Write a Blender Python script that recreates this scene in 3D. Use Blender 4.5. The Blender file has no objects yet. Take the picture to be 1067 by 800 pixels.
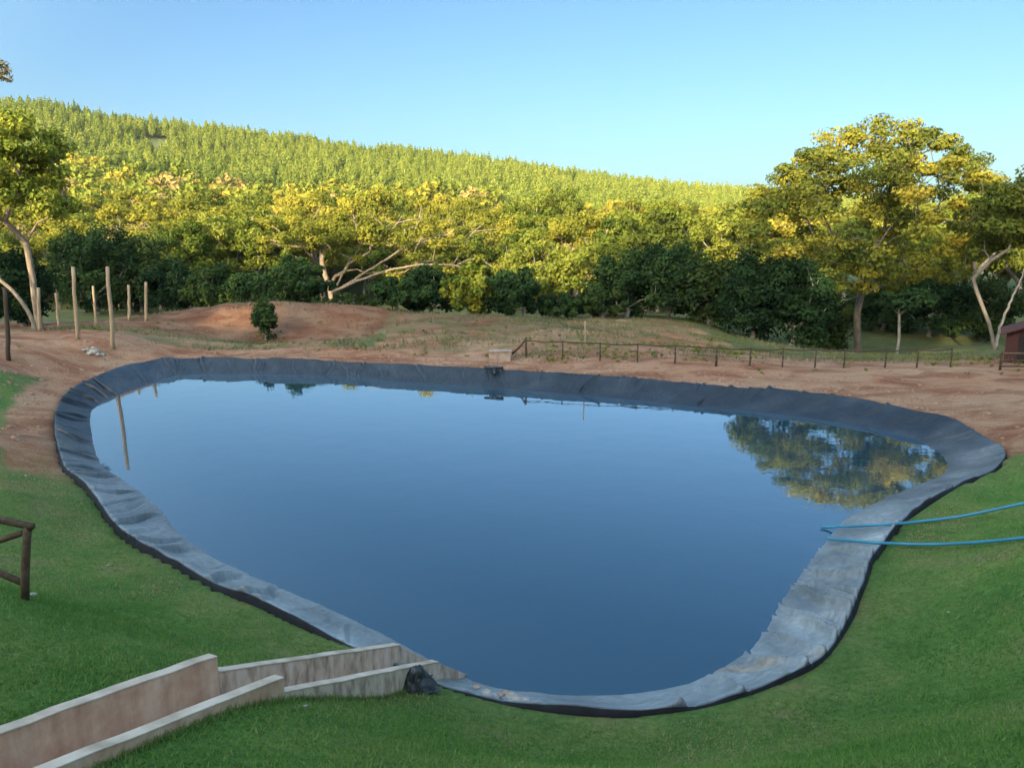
import bpy, math, random
import numpy as np
from mathutils import Vector, Matrix

C = bpy.context.scene.collection
SC = bpy.context.scene
rad = math.radians
CAMZ, PITCH, FPX = 7.5, 11.31, 800.0
cp, sp = math.cos(rad(PITCH)), math.sin(rad(PITCH))
HAZE = .00006
SUN_EL, SUN_AZ = 14.0, 26.0      # sun low behind the camera, to the left
TO_SUN = np.array([-math.sin(rad(SUN_AZ))*math.cos(rad(SUN_EL)), -math.cos(rad(SUN_AZ))*math.cos(rad(SUN_EL)), math.sin(rad(SUN_EL))])

# ------------------------------------------------------------------ survey helpers
def ray(px, py):
    u = (px-533.5)/FPX; v = (400-py)/FPX
    return np.array([u, cp+v*sp, -sp+v*cp])
def at_z(px, py, z):
    d = ray(px, py); t = (z-CAMZ)/d[2]
    return np.array([d[0]*t, d[1]*t, z])
def at_y(px, py, y):
    d = ray(px, py); t = y/d[1]
    return np.array([d[0]*t, y, CAMZ+d[2]*t])

def smooth(a, b, x):
    t = np.clip((np.asarray(x, float)-a)/(b-a), 0, 1)
    return t*t*(3-2*t)

def vnoise(x, y, seed=0):
    """smooth value noise, -1..1"""
    x = np.asarray(x, float); y = np.asarray(y, float)
    xi = np.floor(x).astype(np.int64); yi = np.floor(y).astype(np.int64)
    fx = x-xi; fy = y-yi
    fx = fx*fx*(3-2*fx); fy = fy*fy*(3-2*fy)
    def h(a, b):
        n = (a*374761393 + b*668265263 + seed*1274126177) & 0xffffffff
        n = ((n ^ (n >> 13))*1274126177) & 0xffffffff
        return ((n ^ (n >> 16)) & 0xffff)/32767.5-1
    return (h(xi, yi)*(1-fx)+h(xi+1, yi)*fx)*(1-fy)+(h(xi, yi+1)*(1-fx)+h(xi+1, yi+1)*fx)*fy
def fbm(x, y, seed=0, o=4):
    s = 0; a = 1; n = 0
    for k in range(o):
        s = s+a*vnoise(x*2**k, y*2**k, seed+k*17); n += a; a *= .5
    return s/n

# ------------------------------------------------------------------ materials
def new_mat(name):
    m = bpy.data.materials.new(name); m.use_nodes = True
    nt = m.node_tree; nt.nodes.clear()
    return m, nt, nt.nodes, nt.links
def N(nodes, t, **kw):
    n = nodes.new(t)
    for k, v in kw.items(): setattr(n, k, v)
    return n
def ramp(nodes, stops):
    r = nodes.new('ShaderNodeValToRGB')
    e = r.color_ramp.elements
    while len(e) > 1: e.remove(e[-1])
    e[0].position = stops[0][0]; e[0].color = (*stops[0][1], 1)
    for p, c in stops[1:]:
        q = e.new(p); q.color = (*c, 1)
    return r
def noise(nodes, links, scale, detail=4, rough=.55, coord='Object', vec=None, dist=0.0):
    n = nodes.new('ShaderNodeTexNoise'); n.inputs['Scale'].default_value = scale
    n.inputs['Detail'].default_value = detail; n.inputs['Roughness'].default_value = rough
    n.inputs['Distortion'].default_value = dist
    if vec is None:
        tc = nodes.new('ShaderNodeTexCoord'); vec = tc.outputs[coord]
    links.new(vec, n.inputs['Vector'])
    return n
def mixc(nodes, links, fac, a, b, mode='MIX'):
    m = nodes.new('ShaderNodeMix'); m.data_type = 'RGBA'; m.blend_type = mode
    for sock, v in ((m.inputs[0], fac), (m.inputs[6], a), (m.inputs[7], b)):
        if isinstance(v, (int, float)): sock.default_value = v
        elif isinstance(v, tuple): sock.default_value = (*v, 1)
        else: links.new(v, sock)
    return m.outputs[2]

def leaf_mat(name, stops, trans=.22, vary=.6):
    """leaf colour by the leaf's own random tint and the tree's"""
    m, nt, nd, lk = new_mat(name)
    at = N(nd, 'ShaderNodeAttribute', attribute_name='tint')
    oi = nd.new('ShaderNodeObjectInfo')
    ad = N(nd, 'ShaderNodeMath', operation='MULTIPLY_ADD'); lk.new(oi.outputs['Random'], ad.inputs[0]); ad.inputs[1].default_value = vary
    lk.new(at.outputs['Fac'], ad.inputs[2])
    sb = N(nd, 'ShaderNodeMath', operation='SUBTRACT'); lk.new(ad.outputs[0], sb.inputs[0]); sb.inputs[1].default_value = vary*.5
    r = ramp(nd, stops); lk.new(sb.outputs[0], r.inputs[0])
    df = nd.new('ShaderNodeBsdfDiffuse'); lk.new(r.outputs[0], df.inputs[0])
    tr = nd.new('ShaderNodeBsdfTranslucent'); lk.new(r.outputs[0], tr.inputs[0])
    mx = nd.new('ShaderNodeMixShader'); mx.inputs[0].default_value = trans
    lk.new(df.outputs[0], mx.inputs[1]); lk.new(tr.outputs[0], mx.inputs[2])
    out = nd.new('ShaderNodeOutputMaterial'); lk.new(mx.outputs[0], out.inputs[0])
    return m

def rough_mat(name, stops, scale=3.0, rough=.9, bump=.3, bscale=None, detail=5, stretch=None, spec=.3, dist=.01):
    m, nt, nd, lk = new_mat(name)
    tc = nd.new('ShaderNodeTexCoord'); vec = tc.outputs['Object']
    if stretch:
        mp = nd.new('ShaderNodeMapping'); mp.inputs['Scale'].default_value = stretch
        lk.new(vec, mp.inputs[0]); vec = mp.outputs[0]
    n = noise(nd, lk, scale, detail, .6, vec=vec)
    r = ramp(nd, stops); lk.new(n.outputs[0], r.inputs[0])
    b = nd.new('ShaderNodeBsdfPrincipled'); lk.new(r.outputs[0], b.inputs['Base Color'])
    b.inputs['Roughness'].default_value = rough; b.inputs['Specular IOR Level'].default_value = spec
    n2 = noise(nd, lk, bscale or scale*4, 5, .6, vec=vec)
    bp = nd.new('ShaderNodeBump'); bp.inputs['Strength'].default_value = bump; bp.inputs['Distance'].default_value = dist
    lk.new(n2.outputs[0], bp.inputs['Height']); lk.new(bp.outputs[0], b.inputs['Normal'])
    out = nd.new('ShaderNodeOutputMaterial'); lk.new(b.outputs[0], out.inputs[0])
    return m

M = {}
M['gold']  = leaf_mat('leaves_gold',  [(.05, (.085, .10, .018)), (.4, (.18, .18, .025)), (.75, (.28, .25, .035)), (1, (.35, .285, .045))])
M['lime']  = leaf_mat('leaves_lime',  [(.05, (.055, .08, .014)), (.45, (.135, .165, .025)), (1, (.25, .255, .042))])
M['olive'] = leaf_mat('leaves_olive', [(.05, (.06, .08, .015)), (.5, (.15, .165, .03)), (1, (.27, .24, .045))])
M['dry']   = leaf_mat('leaves_dry',   [(.05, (.17, .13, .045)), (.5, (.25, .20, .065)), (1, (.32, .25, .09))])
M['dark']  = leaf_mat('leaves_dark',  [(.05, (.013, .028, .012)), (.5, (.025, .050, .018)), (1, (.05, .085, .025))], .22)
M['dusk']  = leaf_mat('leaves_dusk',  [(.05, (.020, .036, .011)), (.5, (.038, .060, .018)), (1, (.07, .10, .028))], .22)
M['mid']   = leaf_mat('leaves_mid',   [(.05, (.05, .08, .015)), (.4, (.18, .21, .03)), (1, (.38, .36, .05))], .25, .1)
M['pine']  = leaf_mat('needles_pine', [(.05, (.065, .105, .024)), (.5, (.15, .205, .040)), (1, (.245, .28, .055))], .25)
M['hero']  = leaf_mat('leaves_hero',  [(.05, (.035, .055, .015)), (.35, (.11, .13, .025)), (.65, (.26, .235, .032)), (1, (.42, .32, .045))], .22, 0)
M['bark']  = rough_mat('bark_brown', [(.3, (.08, .065, .05)), (.7, (.20, .165, .13))], 3, bump=.6, stretch=(3, 3, .6), dist=.03)
M['palebark'] = rough_mat('bark_pale', [(.3, (.13, .095, .065)), (.7, (.30, .23, .165))], 4, bump=.9, stretch=(2, 2, .6), dist=.03)
M['greybark'] = rough_mat('bark_grey', [(.3, (.14, .12, .10)), (.7, (.32, .29, .25))], 3, bump=.5, stretch=(2, 2, .6), dist=.03)
M['post']  = rough_mat('wood_post', [(.3, (.22, .15, .09)), (.7, (.40, .29, .18))], 6, bump=.5, stretch=(4, 4, .4))
M['darkwood'] = rough_mat('wood_dark', [(.3, (.035, .022, .014)), (.7, (.085, .055, .035))], 6, bump=.5, stretch=(4, 4, .4))
M['railwood'] = rough_mat('wood_rail', [(.3, (.055, .032, .018)), (.7, (.13, .085, .05))], 7, bump=.5, stretch=(2, 2, 2))
M['redwood'] = rough_mat('wood_red', [(.3, (.035, .012, .011)), (.7, (.07, .024, .021))], 5, bump=.5, stretch=(6, 6, .5))
M['stone'] = rough_mat('stone_pale', [(.3, (.20, .17, .14)), (.7, (.40, .36, .32))], 8, bump=.5)
M['white'] = rough_mat('scrap_white', [(.3, (.6, .6, .57)), (.7, (.8, .8, .78))], 8, bump=.2)
M['concrete'] = rough_mat('concrete_cast', [(.3, (.20, .13, .09)), (.7, (.38, .29, .23))], 3, bump=.3)
M['wire'] = rough_mat('wire_steel', [(.3, (.12, .11, .10)), (.7, (.2, .19, .18))], 20, rough=.6, bump=.1)
M['hose'] = rough_mat('hose_blue', [(.3, (.025, .15, .24)), (.7, (.04, .22, .33))], 2, rough=.45, bump=.1, spec=.5)
M['teal'] = rough_mat('hose_teal', [(.3, (.05, .13, .12)), (.7, (.08, .18, .16))], 2, rough=.6, bump=.1)
M['bag'] = rough_mat('plastic_black', [(.3, (.006, .007, .009)), (.7, (.02, .022, .026))], 5, rough=.35, bump=.5, spec=.5)
M['roof'] = rough_mat('roof_red', [(.3, (.04, .014, .013)), (.7, (.08, .028, .025))], 4, bump=.4, stretch=(8, .6, 1))
M['glass_dark'] = rough_mat('opening_dark', [(.3, (.01, .008, .008)), (.7, (.02, .015, .013))], 4)

# ------------------------------------------------------------------ mesh helpers
def mesh_np(name, V, F, mats, parent=None, tint=None, fm=None, smooth_sh=False):
    """V (n,3), F list/array of equal-length faces (or a list of arrays)"""
    me = bpy.data.meshes.new(name)
    V = np.asarray(V, np.float32)
    groups = F if isinstance(F, list) and len(F) and isinstance(F[0], np.ndarray) and F[0].ndim == 2 else [np.asarray(F, np.int32)]
    groups = [g for g in groups if len(g)]
    nl = sum(g.size for g in groups); nf = sum(len(g) for g in groups)
    me.vertices.add(len(V)); me.vertices.foreach_set('co', V.ravel())
    me.loops.add(nl); me.polygons.add(nf)
    me.loops.foreach_set('vertex_index', np.concatenate([g.ravel() for g in groups]).astype(np.int32))
    starts = []; o = 0
    for g in groups:
        k = g.shape[1]; starts.append(o+np.arange(len(g))*k); o += g.size
    me.polygons.foreach_set('loop_start', np.concatenate(starts).astype(np.int32))
    if not isinstance(mats, (list, tuple)): mats = [mats]
    for m in mats: me.materials.append(m)
    if fm is not None: me.polygons.foreach_set('material_index', np.asarray(fm, np.int32))
    me.polygons.foreach_set('use_smooth', np.full(nf, smooth_sh))
    me.update(calc_edges=True)
    if tint is not None:
        a = me.attributes.new('tint', 'FLOAT', 'POINT'); a.data.foreach_set('value', np.asarray(tint, np.float32))
    me.validate()
    ob = bpy.data.objects.new(name, me); C.objects.link(ob)
    if parent is not None: ob.parent = parent
    return ob

def tag(o, label=None, cat=None, group=None, kind=None):
    if label: o['label'] = label
    if cat: o['category'] = cat
    if group: o['group'] = group
    if kind: o['kind'] = kind
    return o
def thing(name, loc, label, cat, group=None, rz=0):
    o = bpy.data.objects.new(name, None); C.objects.link(o); o.empty_display_size = .2
    o.location = tuple(map(float, loc)); o.rotation_euler = (0, 0, rz)
    return tag(o, label, cat, group)
def copy_tree(o, parent=None):
    c = o.copy(); C.objects.link(c)
    if parent is not None: c.parent = parent
    for ch in list(o.children): copy_tree(ch, c)
    return c

class MB:
    """collects tubes, boxes, prisms into one mesh"""
    def __init__(s): s.V = []; s.F4 = []; s.F3 = []; s.n = 0
    def add(s, V, F4=None, F3=None):
        V = np.asarray(V, float)
        if F4 is not None and len(F4): s.F4.append(np.asarray(F4, int)+s.n)
        if F3 is not None and len(F3): s.F3.append(np.asarray(F3, int)+s.n)
        s.V.append(V); s.n += len(V); return s
    def tube(s, pts, r, sides=8, cap=True, wob=0, rng=None):
        pts = np.asarray(pts, float); n = len(pts)
        r = np.full(n, r) if np.isscalar(r) else np.asarray(r, float)
        tg = np.gradient(pts, axis=0); tg /= np.linalg.norm(tg, axis=1)[:, None]+1e-9
        up = np.array([0, 0, 1.]) if abs(tg[0][2]) < .8 else np.array([1., 0, 0])
        V = []
        a = np.linspace(0, 2*math.pi, sides, endpoint=False)
        for i in range(n):
            x = np.cross(tg[i], up); x /= np.linalg.norm(x)+1e-9
            y = np.cross(x, tg[i]); up = y
            rr = r[i]*(1+(rng.uniform(-wob, wob, sides) if wob else 0))
            V.append(pts[i]+np.outer(np.cos(a)*rr, x)+np.outer(np.sin(a)*rr, y))
        V = np.concatenate(V)
        i = np.arange(n-1)[:, None]*sides; j = np.arange(sides)[None]; k = (j+1) % sides
        F = np.stack([i+j, i+k, i+sides+k, i+sides+j], -1).reshape(-1, 4)[:, ::-1]
        F3 = None
        if cap:
            V = np.vstack([V, pts[0], pts[-1]]); c0 = n*sides; j = np.arange(sides); k = (j+1) % sides
            F3 = np.vstack([np.stack([j, k, np.full(sides, c0)], -1), np.stack([(n-1)*sides+k, (n-1)*sides+j, np.full(sides, c0+1)], -1)])
        return s.add(V, F, F3)
    def box(s, c, size, rot=None):
        h = np.array(size)/2
        V = np.array([[x, y, z] for z in (-1, 1) for y in (-1, 1) for x in (-1, 1)])*h
        if rot is not None: V = V@np.array(rot).T
        return s.add(V+np.array(c), [[0, 2, 3, 1], [4, 5, 7, 6], [0, 1, 5, 4], [2, 6, 7, 3], [0, 4, 6, 2], [1, 3, 7, 5]])
    def build(s, name, mat, parent=None, smooth_sh=False, bevel=0):
        g = []
        if s.F4: g.append(np.concatenate(s.F4))
        if s.F3: g.append(np.concatenate(s.F3))
        o = mesh_np(name, np.concatenate(s.V), g, mat, parent, smooth_sh=smooth_sh)
        if bevel:
            b = o.modifiers.new('bevel', 'BEVEL'); b.width = bevel; b.segments = 2; b.limit_method = 'ANGLE'
        return o
def blob_mesh(rng, r, flat=(1, 1, 1), rough=.25, n=3):
    """irregular stone"""
    import bmesh
    bm = bmesh.new(); bmesh.ops.create_icosphere(bm, subdivisions=n, radius=1)
    V = np.array([v.co[:] for v in bm.verts]); F = np.array([[v.index for v in f.verts] for f in bm.faces]); bm.free()
    d = np.zeros(len(V))
    for k in range(6):
        w = rng.normal(size=3)*(1.2+k*.5); d += np.sin(V@w+rng.uniform(0, 6))/(1+k*.6)
    V = V*(1+rough*d[:, None]*.5)*np.array(flat)*r
    return V, F

# ------------------------------------------------------------------ pond outline (surveyed: crest of the liner, water's edge)
RIM_Z = .66
pairs = [((180, 372.5), (188, 391)), ((135, 380), (152, 402)), ((100, 392), (125, 411)), ((72, 406), (103, 421)), ((60, 426), (94, 433)), ((58, 448), (98, 465)),
 ((66, 480), (106, 484)), ((73.5, 489), (118, 493)), ((94.5, 508), (140, 508)), ((119, 542), (165, 529)), ((140, 561), (186, 556)), ((168, 574), (210, 574)), ((196, 589), (238, 588)),
 ((231, 608), (266, 601)), ((270, 623), (305, 618)), ((320, 647), (345, 636)), ((370, 670), (390, 657)), ((425, 694), (430, 678)), ((462, 711), (462, 695)), ((500, 722), (497, 711)),
 ((540, 730), (530, 719)), ((606, 736), (590, 724)), ((665, 738.5), (645, 724)), ((723, 730.6), (707, 714.7)), ((787, 714.7), (750, 697)), ((829, 698), (775, 680)), ((855, 682), (793, 661)),
 ((875, 655), (808, 637)), ((889, 626), (822, 614)), ((900, 600), (838, 595)), ((906, 580), (850, 578)), ((921, 561), (862, 562)), ((936, 543), (880, 542)), ((962, 521), (915, 523)), ((1000, 501), (955, 506)),
 ((1036, 487), (983, 493)), ((1046, 468), (987, 481)), ((1020, 450), (970, 466)), ((985, 433), (945, 454)), ((950, 427), (918, 448)), ((910, 418), (880, 441)), ((860, 410.5), (832, 434)), ((800, 405), (775, 428)),
 ((740, 401), (718, 423)), ((680, 395), (663, 417)), ((620, 391), (608, 412)), ((584, 389), (575, 409)), ((500, 384), (497, 402.6)), ((400, 378.5), (403, 396.6)), ((345, 375.5), (350, 392)), ((260, 373), (266, 390))]
ctl_o = np.array([at_z(*a, RIM_Z)[:2] for a, b in pairs]); ctl_i = np.array([at_z(*b, 0)[:2] for a, b in pairs])
def catmull(P, k=20):
    n = len(P); out = []
    for i in range(n):
        p0, p1, p2, p3 = P[i-1], P[i], P[(i+1) % n], P[(i+2) % n]
        for t in np.arange(k)/k:
            out.append(.5*((2*p1)+(-p0+p2)*t+(2*p0-5*p1+4*p2-p3)*t*t+(-p0+3*p1-3*p2+p3)*t**3))
    return np.array(out)
def circ_smooth(P, w):
    k = np.hanning(2*w+3)[1:-1]; k /= k.sum()
    Q = np.concatenate([P[-w:], P, P[:w]])
    return np.stack([np.convolve(Q[:, i], k, 'valid') for i in range(P.shape[1])], 1)
outer0 = catmull(ctl_o); inner0 = catmull(ctl_i)
L = np.concatenate([[0], np.cumsum(np.linalg.norm(np.roll(outer0, -1, 0)-outer0, axis=1))])
NS = 4400
sv = np.arange(NS)/NS*L[-1]
def resamp(P): return np.stack([np.interp(sv, L, np.append(P[:, i], P[0, i])) for i in range(2)], 1)
outer = circ_smooth(resamp(outer0), 20); inner = circ_smooth(resamp(inner0), 20)
PER = L[-1]
poly = outer[::16]
# orientation-independent outward normal
cen = outer.mean(0)
tg = np.roll(outer, -6, 0)-np.roll(outer, 6, 0); tg /= np.linalg.norm(tg, axis=1)[:, None]
nrm = np.stack([tg[:, 1], -tg[:, 0]], 1)
if np.mean(np.sum(nrm*(outer-cen), 1)) < 0: nrm = -nrm
nrm = circ_smooth(nrm, 24); nrm /= np.linalg.norm(nrm, axis=1)[:, None]

def sdist(x, y):
    """signed distance to the liner crest, negative inside"""
    x = np.ravel(x); y = np.ravel(y)
    A = poly; B = np.roll(poly, -1, 0)
    out = np.empty(len(x))
    for s in range(0, len(x), 20000):
        p = np.stack([x[s:s+20000], y[s:s+20000]], 1)
        best = np.full(len(p), 1e9); cr = np.zeros(len(p), int)
        for a, b in zip(A, B):
            ab = b-a; t = np.clip(((p-a)@ab)/(ab@ab), 0, 1)
            d = p-a-t[:, None]*ab; best = np.minimum(best, (d*d).sum(1))
            c = (a[1] > p[:, 1]) != (b[1] > p[:, 1])
            if abs(b[1]-a[1]) > 1e-12:
                xx = (b[0]-a[0])*(p[:, 1]-a[1])/(b[1]-a[1])+a[0]; cr += (c & (p[:, 0] < xx))
        d = np.sqrt(best); out[s:s+20000] = np.where(cr % 2 == 1, -d, d)
    return out

# ------------------------------------------------------------------ channel plan (two parallel walls running down to the pond)
CH_DIR = np.array([-.42, -.907]); CH_DIR /= np.linalg.norm(CH_DIR)
CH_R0 = at_z(450, 688, .75)[:2]; CH_L0 = at_z(417, 672.5, .82)[:2]
def wall_pt(p0, px, py):
    """point of the vertical plane through p0 along CH_DIR that shows at this pixel"""
    d = ray(px, py)[:2]
    # p0 + t*dir = k*d
    A = np.array([[CH_DIR[0], -d[0]], [CH_DIR[1], -d[1]]]); t, k = np.linalg.solve(A, -p0)
    return t, CAMZ+ray(px, py)[2]*k
tR = [wall_pt(CH_R0, 487, 706), (0, .75), wall_pt(CH_R0, 288, 719), wall_pt(CH_R0, 288, 703), wall_pt(CH_R0, 45, 798)]
tL = [(tR[0][0], tR[0][1]), (0, .82), wall_pt(CH_L0, 228, 700), wall_pt(CH_L0, 226, 684.5), wall_pt(CH_L0, 0, 765)]
tR[3] = (tR[2][0], tR[3][1]); tL[3] = (tL[2][0], tL[3][1])
def ext(t):     # extend the upper flight up the slope
    s = (t[4][1]-t[3][1])/(t[4][0]-t[3][0]); return t[4][0]+1.6, t[4][1]+1.6*s
tR.append(ext(tR)); tL.append(ext(tL))
print('channel R', tR, '\nchannel L', tL)
def wall_top(t, T):
    return np.interp(t, [T[0][0], T[1][0], T[2][0], T[2][0]+1e-3, T[5][0]], [T[0][1], T[1][1], T[2][1], T[3][1], T[5][1]])
CH_PERP = np.array([CH_DIR[1], -CH_DIR[0]])      # to the left when looking down the slope = +x side? fixed below
if (CH_L0-CH_R0)@CH_PERP < 0: CH_PERP = -CH_PERP  # now points from the right wall to the left wall
CH_W = (CH_L0-CH_R0)@CH_PERP

# ------------------------------------------------------------------ terrain
pts = []
for i in range(0, NS, 80):
    pts.append((*(outer[i]+nrm[i]*.2), 0.585+.095*float(smooth(14, 10.5, outer[i][1]))))
    pts.append((*(outer[i]+nrm[i]*1.3), .62 if outer[i][1] > 25 else .72))
W = lambda *a: pts.append(a)
for x, z in ((-40, 6), (-15, 5.6), (-6, 5.7), (0, 5.9), (6, 6), (15, 6.2), (40, 8)): W(x, -1, z)
for x, y, z in ((0, 5.6, 3.0), (3, 5.8, 3.1), (6, 6.5, 3.2), (9, 8, 3.2), (14, 12, 2.9), (-7, 6, 3.4), (-10, 8, 3.3), (-18, 12, 3.0), (25, 15, 3), (-30, 20, 2.6), (30, 26, 2.0), (-40, 33, 2.4), (40, 36, 1.0), (18, 20, 1.4)): W(x, y, z)
for px, py, z in ((25, 619, 2.45), (5, 500, 1.65), (5, 440, 1.5), (5, 390, 1.5), (5, 364, 1.75), (1067, 480, .95), (1067, 440, .8), (1067, 400, .7), (1000, 386, .72), (1060, 383, .7), (1067, 560, 1.9)): W(*at_z(px, py, z))
for px, py, y in ((115, 352, 41.5), (60, 348, 42), (25, 352, 41), (200, 354, 47), (300, 357, 47), (400, 362, 44), (500, 367, 42.5), (548, 372, 41), (640, 377, 39.5), (740, 381, 38.5), (860, 383, 38.5), (940, 383, 38.5),
                  (275, 357, 51), (200, 326, 55), (250, 320, 56), (300, 319, 56), (360, 325, 55), (420, 335, 53), (480, 336, 52), (560, 336, 53), (640, 341, 53), (700, 347, 52), (760, 358, 50), (820, 368, 48), (893, 377, 62), (940, 366, 62), (1000, 362, 58), (1040, 366, 50),
                  (130, 336, 52), (60, 342, 52), (0, 345, 50)): W(*at_y(px, py, y))
for px, py, y in ((200, 342, 52.5), (246, 339, 53.6), (246, 317, 55.4), (300, 342, 53.6), (300, 319, 55.6), (360, 346, 53.4), (360, 326, 55.2)): W(*at_y(px, py, y))
for x in (-60, -45, -30, -15, 0, 15): W(x, 64, .2); W(x*1.2, 80, -1.5)
for x in (30, 50, 70): W(x, 75, -3.6)
W(-70, 45, 2); W(70, 45, -1); W(70, 20, 3); W(-70, 15, 4.5)
for s in (-5.5, -4, -2.8): pass
for k in np.linspace(.2, tR[5][0], 9):
    p = CH_R0+CH_DIR*k-CH_PERP*.35; W(*p, wall_top(k, tR)-(.34-.22*min(1, k/3.2)))
    p = CH_L0+CH_DIR*k+CH_PERP*.35; W(*p, wall_top(k, tL)-(.20 if k > 3 else .26))
CT = np.array(pts)
SCL = 10.0
def tps_fit(P, z, lam=.02):
    n = len(P); d = np.linalg.norm(P[:, None]-P[None], axis=2)
    K = np.where(d > 1e-9, d*d*np.log(d+1e-12), 0); K[np.arange(n), np.arange(n)] += lam
    A = np.zeros((n+3, n+3)); A[:n, :n] = K; A[:n, n] = 1; A[:n, n+1:] = P; A[n, :n] = 1; A[n+1:, :n] = P.T
    return np.linalg.solve(A, np.concatenate([z, np.zeros(3)]))
TP = CT[:, :2]/SCL; TW = tps_fit(TP, CT[:, 2])
def tps(x, y):
    out = np.empty(len(x))
    for s in range(0, len(x), 20000):
        q = np.stack([x[s:s+20000], y[s:s+20000]], 1)/SCL
        d = np.linalg.norm(q[:, None]-TP[None], axis=2)
        out[s:s+20000] = np.where(d > 1e-9, d*d*np.log(d+1e-12), 0)@TW[:-3]+TW[-3]+q@TW[-2:]
    return out
# the wooded hill: its tree line against the sky as directions from the viewpoint, at about 480 m
sky_px = np.array([(-400, 84), (-150, 88), (0, 95), (100, 105), (200, 122), (300, 136), (400, 148), (500, 160), (600, 175), (700, 187), (780, 194), (900, 206), (1067, 222), (1500, 236)])
YC = 480.0
hu = (sky_px[:, 0]-533.5)/FPX*1.02
hz = np.array([at_y(a, b, YC)[2]-10.0 for a, b in sky_px])
def hill(x, y):
    u = x/np.maximum(y, 60); zc = np.interp(u, hu, hz)
    s = np.clip((y-100)/(YC-100), 0, 1)
    up = -2.5+(zc+2.5)*(s**1.75)*(1.06-.06*s)
    dn = np.maximum(zc-(y-YC)*.12, 4+0*zc)
    return np.where(y < YC, up, np.minimum(zc, dn))+fbm(x/70, y/70, 5, 3)*2.0*smooth(120, 200, y)
def back(x, y):      # slope behind the camera, raised out of view to carry the shading wood
    return 5.9+18.5*smooth(3, 44, -y)+fbm(x/25, y/25, 9, 3)*.6*smooth(5, 30, -y)-14*smooth(110, 300, -y)
def G(x, y, carve=True):
    x = np.atleast_1d(np.asarray(x, float)); y = np.atleast_1d(np.asarray(y, float))
    near = (np.abs(x) < 62) & (y > -4) & (y < 84)
    z = np.zeros(len(x)); t = np.zeros(len(x))
    if near.any(): t[near] = tps(x[near], y[near])
    far = hill(x, y); bk = back(x, y)
    zz = np.where(y > 0, far, bk)
    side = 3+np.where(x < 0, 0, -1.5)+0*x
    zz = np.where((y > -4) & (y < 110), side*(1-smooth(50, 100, y))*smooth(0, 8, y)+bk*(1-smooth(-2, 10, y))+far*smooth(50, 100, y), zz)
    w = np.where(near, (1-smooth(44, 60, np.abs(x)))*smooth(-4, 0, y)*(1-smooth(66, 82, y)), 0)
    z = t*w+zz*(1-w)
    if carve:
        nr = (np.abs(x) < 34) & (y > 3) & (y < 62)
        if nr.any():
            sd = sdist(x[nr], y[nr]); zn = z[nr]
            bump = (fbm(x[nr]/1.6, y[nr]/1.6, 3, 4)*.06+fbm(x[nr]/.45, y[nr]/.45, 4, 2)*.008)*smooth(.3, 1.2, sd)
            bump = bump+(fbm(x[nr]/1.5, y[nr]/1.2, 6, 4)*.20)*smooth(44, 48, y[nr])
            zn = zn+bump
            zn = np.where(sd < 0.0, np.minimum(zn, .38+1.0*np.minimum(sd, 0)), zn)
            zn = np.maximum(zn, -2.2)
            # channel cut
            q = np.stack([x[nr], y[nr]], 1)-CH_R0
            tt = q@CH_DIR; ww = q@CH_PERP
            inch = (tt > -.2) & (tt < tR[5][0]-.05) & (ww > -.09) & (ww < CH_W+.09)
            zn = np.where(inch, np.minimum(zn, np.minimum(wall_top(tt, tR), wall_top(tt, tL))-.62), zn)
            z[nr] = zn
    return z
def g1(x, y): return float(G(x, y, True)[0])

def axis(segs):
    out = [segs[0][0]]
    for a, b, h in segs:
        n = max(1, int(round((b-a)/h))); out += list(np.linspace(a, b, n+1)[1:])
    return np.array(out)
gx = axis([(-6000, -1500, 900), (-1500, -450, 80), (-450, -150, 15), (-150, -60, 6), (-60, -26, 1.2), (-26, -8, .3), (-8, -6, .13), (-6, 0, .09), (0, 9, .13), (9, 24, .28), (24, 60, 1.2), (60, 150, 6), (150, 450, 15), (450, 1500, 80), (1500, 6000, 900)])
gy = axis([(-3000, -400, 400), (-400, -100, 25), (-100, -10, 5), (-10, 4, 1), (4, 12.5, .09), (12.5, 14, .13), (14, 46, .26), (46, 66, .6), (66, 110, 2), (110, 520, 12), (520, 1500, 70), (1500, 8000, 900)])
X, Y = np.meshgrid(gx, gy); xs, ys = X.ravel(), Y.ravel()
zs = G(xs, ys)
# bare earth or turf, by place
sdall = np.full(len(xs), 50.0); nr = (np.abs(xs) < 45) & (ys > 3) & (ys < 60); sdall[nr] = sdist(xs[nr], ys[nr])
wob = fbm(xs/4, ys/4, 21, 4)
soil = np.zeros(len(xs))
# line of lawn on the left and right where turf gives way to the graded earth
left_l = np.interp(xs, [-40, -24, -17, -12, -8], [15, 19, 20.5, 16, 8])
soil = np.maximum(soil, np.where((xs < -10), smooth(19, 23, ys)*(1-smooth(.7, 2.0, sdall+wob*.9)), 0))
soil = np.maximum(soil, np.where((xs < -10), smooth(31, 36, ys+wob*3), 0))
soil = np.maximum(soil, np.where((xs > 8), smooth(-1.2, 1.6, ys-(23.3+wob*1.6)-np.clip(xs-15.5, 0, 30)*.15), 0))
soil = np.maximum(soil, smooth(28, 31, ys)*smooth(-12, -9, xs))
soil = np.maximum(soil, .28*(1-smooth(.1, .6, sdall+wob*.35)))
soil = np.where((ys > 46) & (xs > 14), soil*(1-smooth(40, 46, ys+wob*3)), soil)
soil = np.where((ys > 40.5) & (xs > -9), soil*(1-.42*smooth(41, 43.5, ys+wob*1.5)), soil)
soil = np.where((ys > 43) & (xs < -8), soil*(1-.5*smooth(43.5, 45, ys+wob)*(1-smooth(49, 52, ys+wob*2))), soil)
soil *= 1-smooth(58, 66, ys)
dry = np.clip(smooth(30, 38, ys)+.3*smooth(-9, -14, xs)*smooth(12, 20, ys)+.35*(1-smooth(.3, 2.2, sdall+wob)), 0, 1)
soil = np.where(ys < 0, 0, soil)
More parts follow.
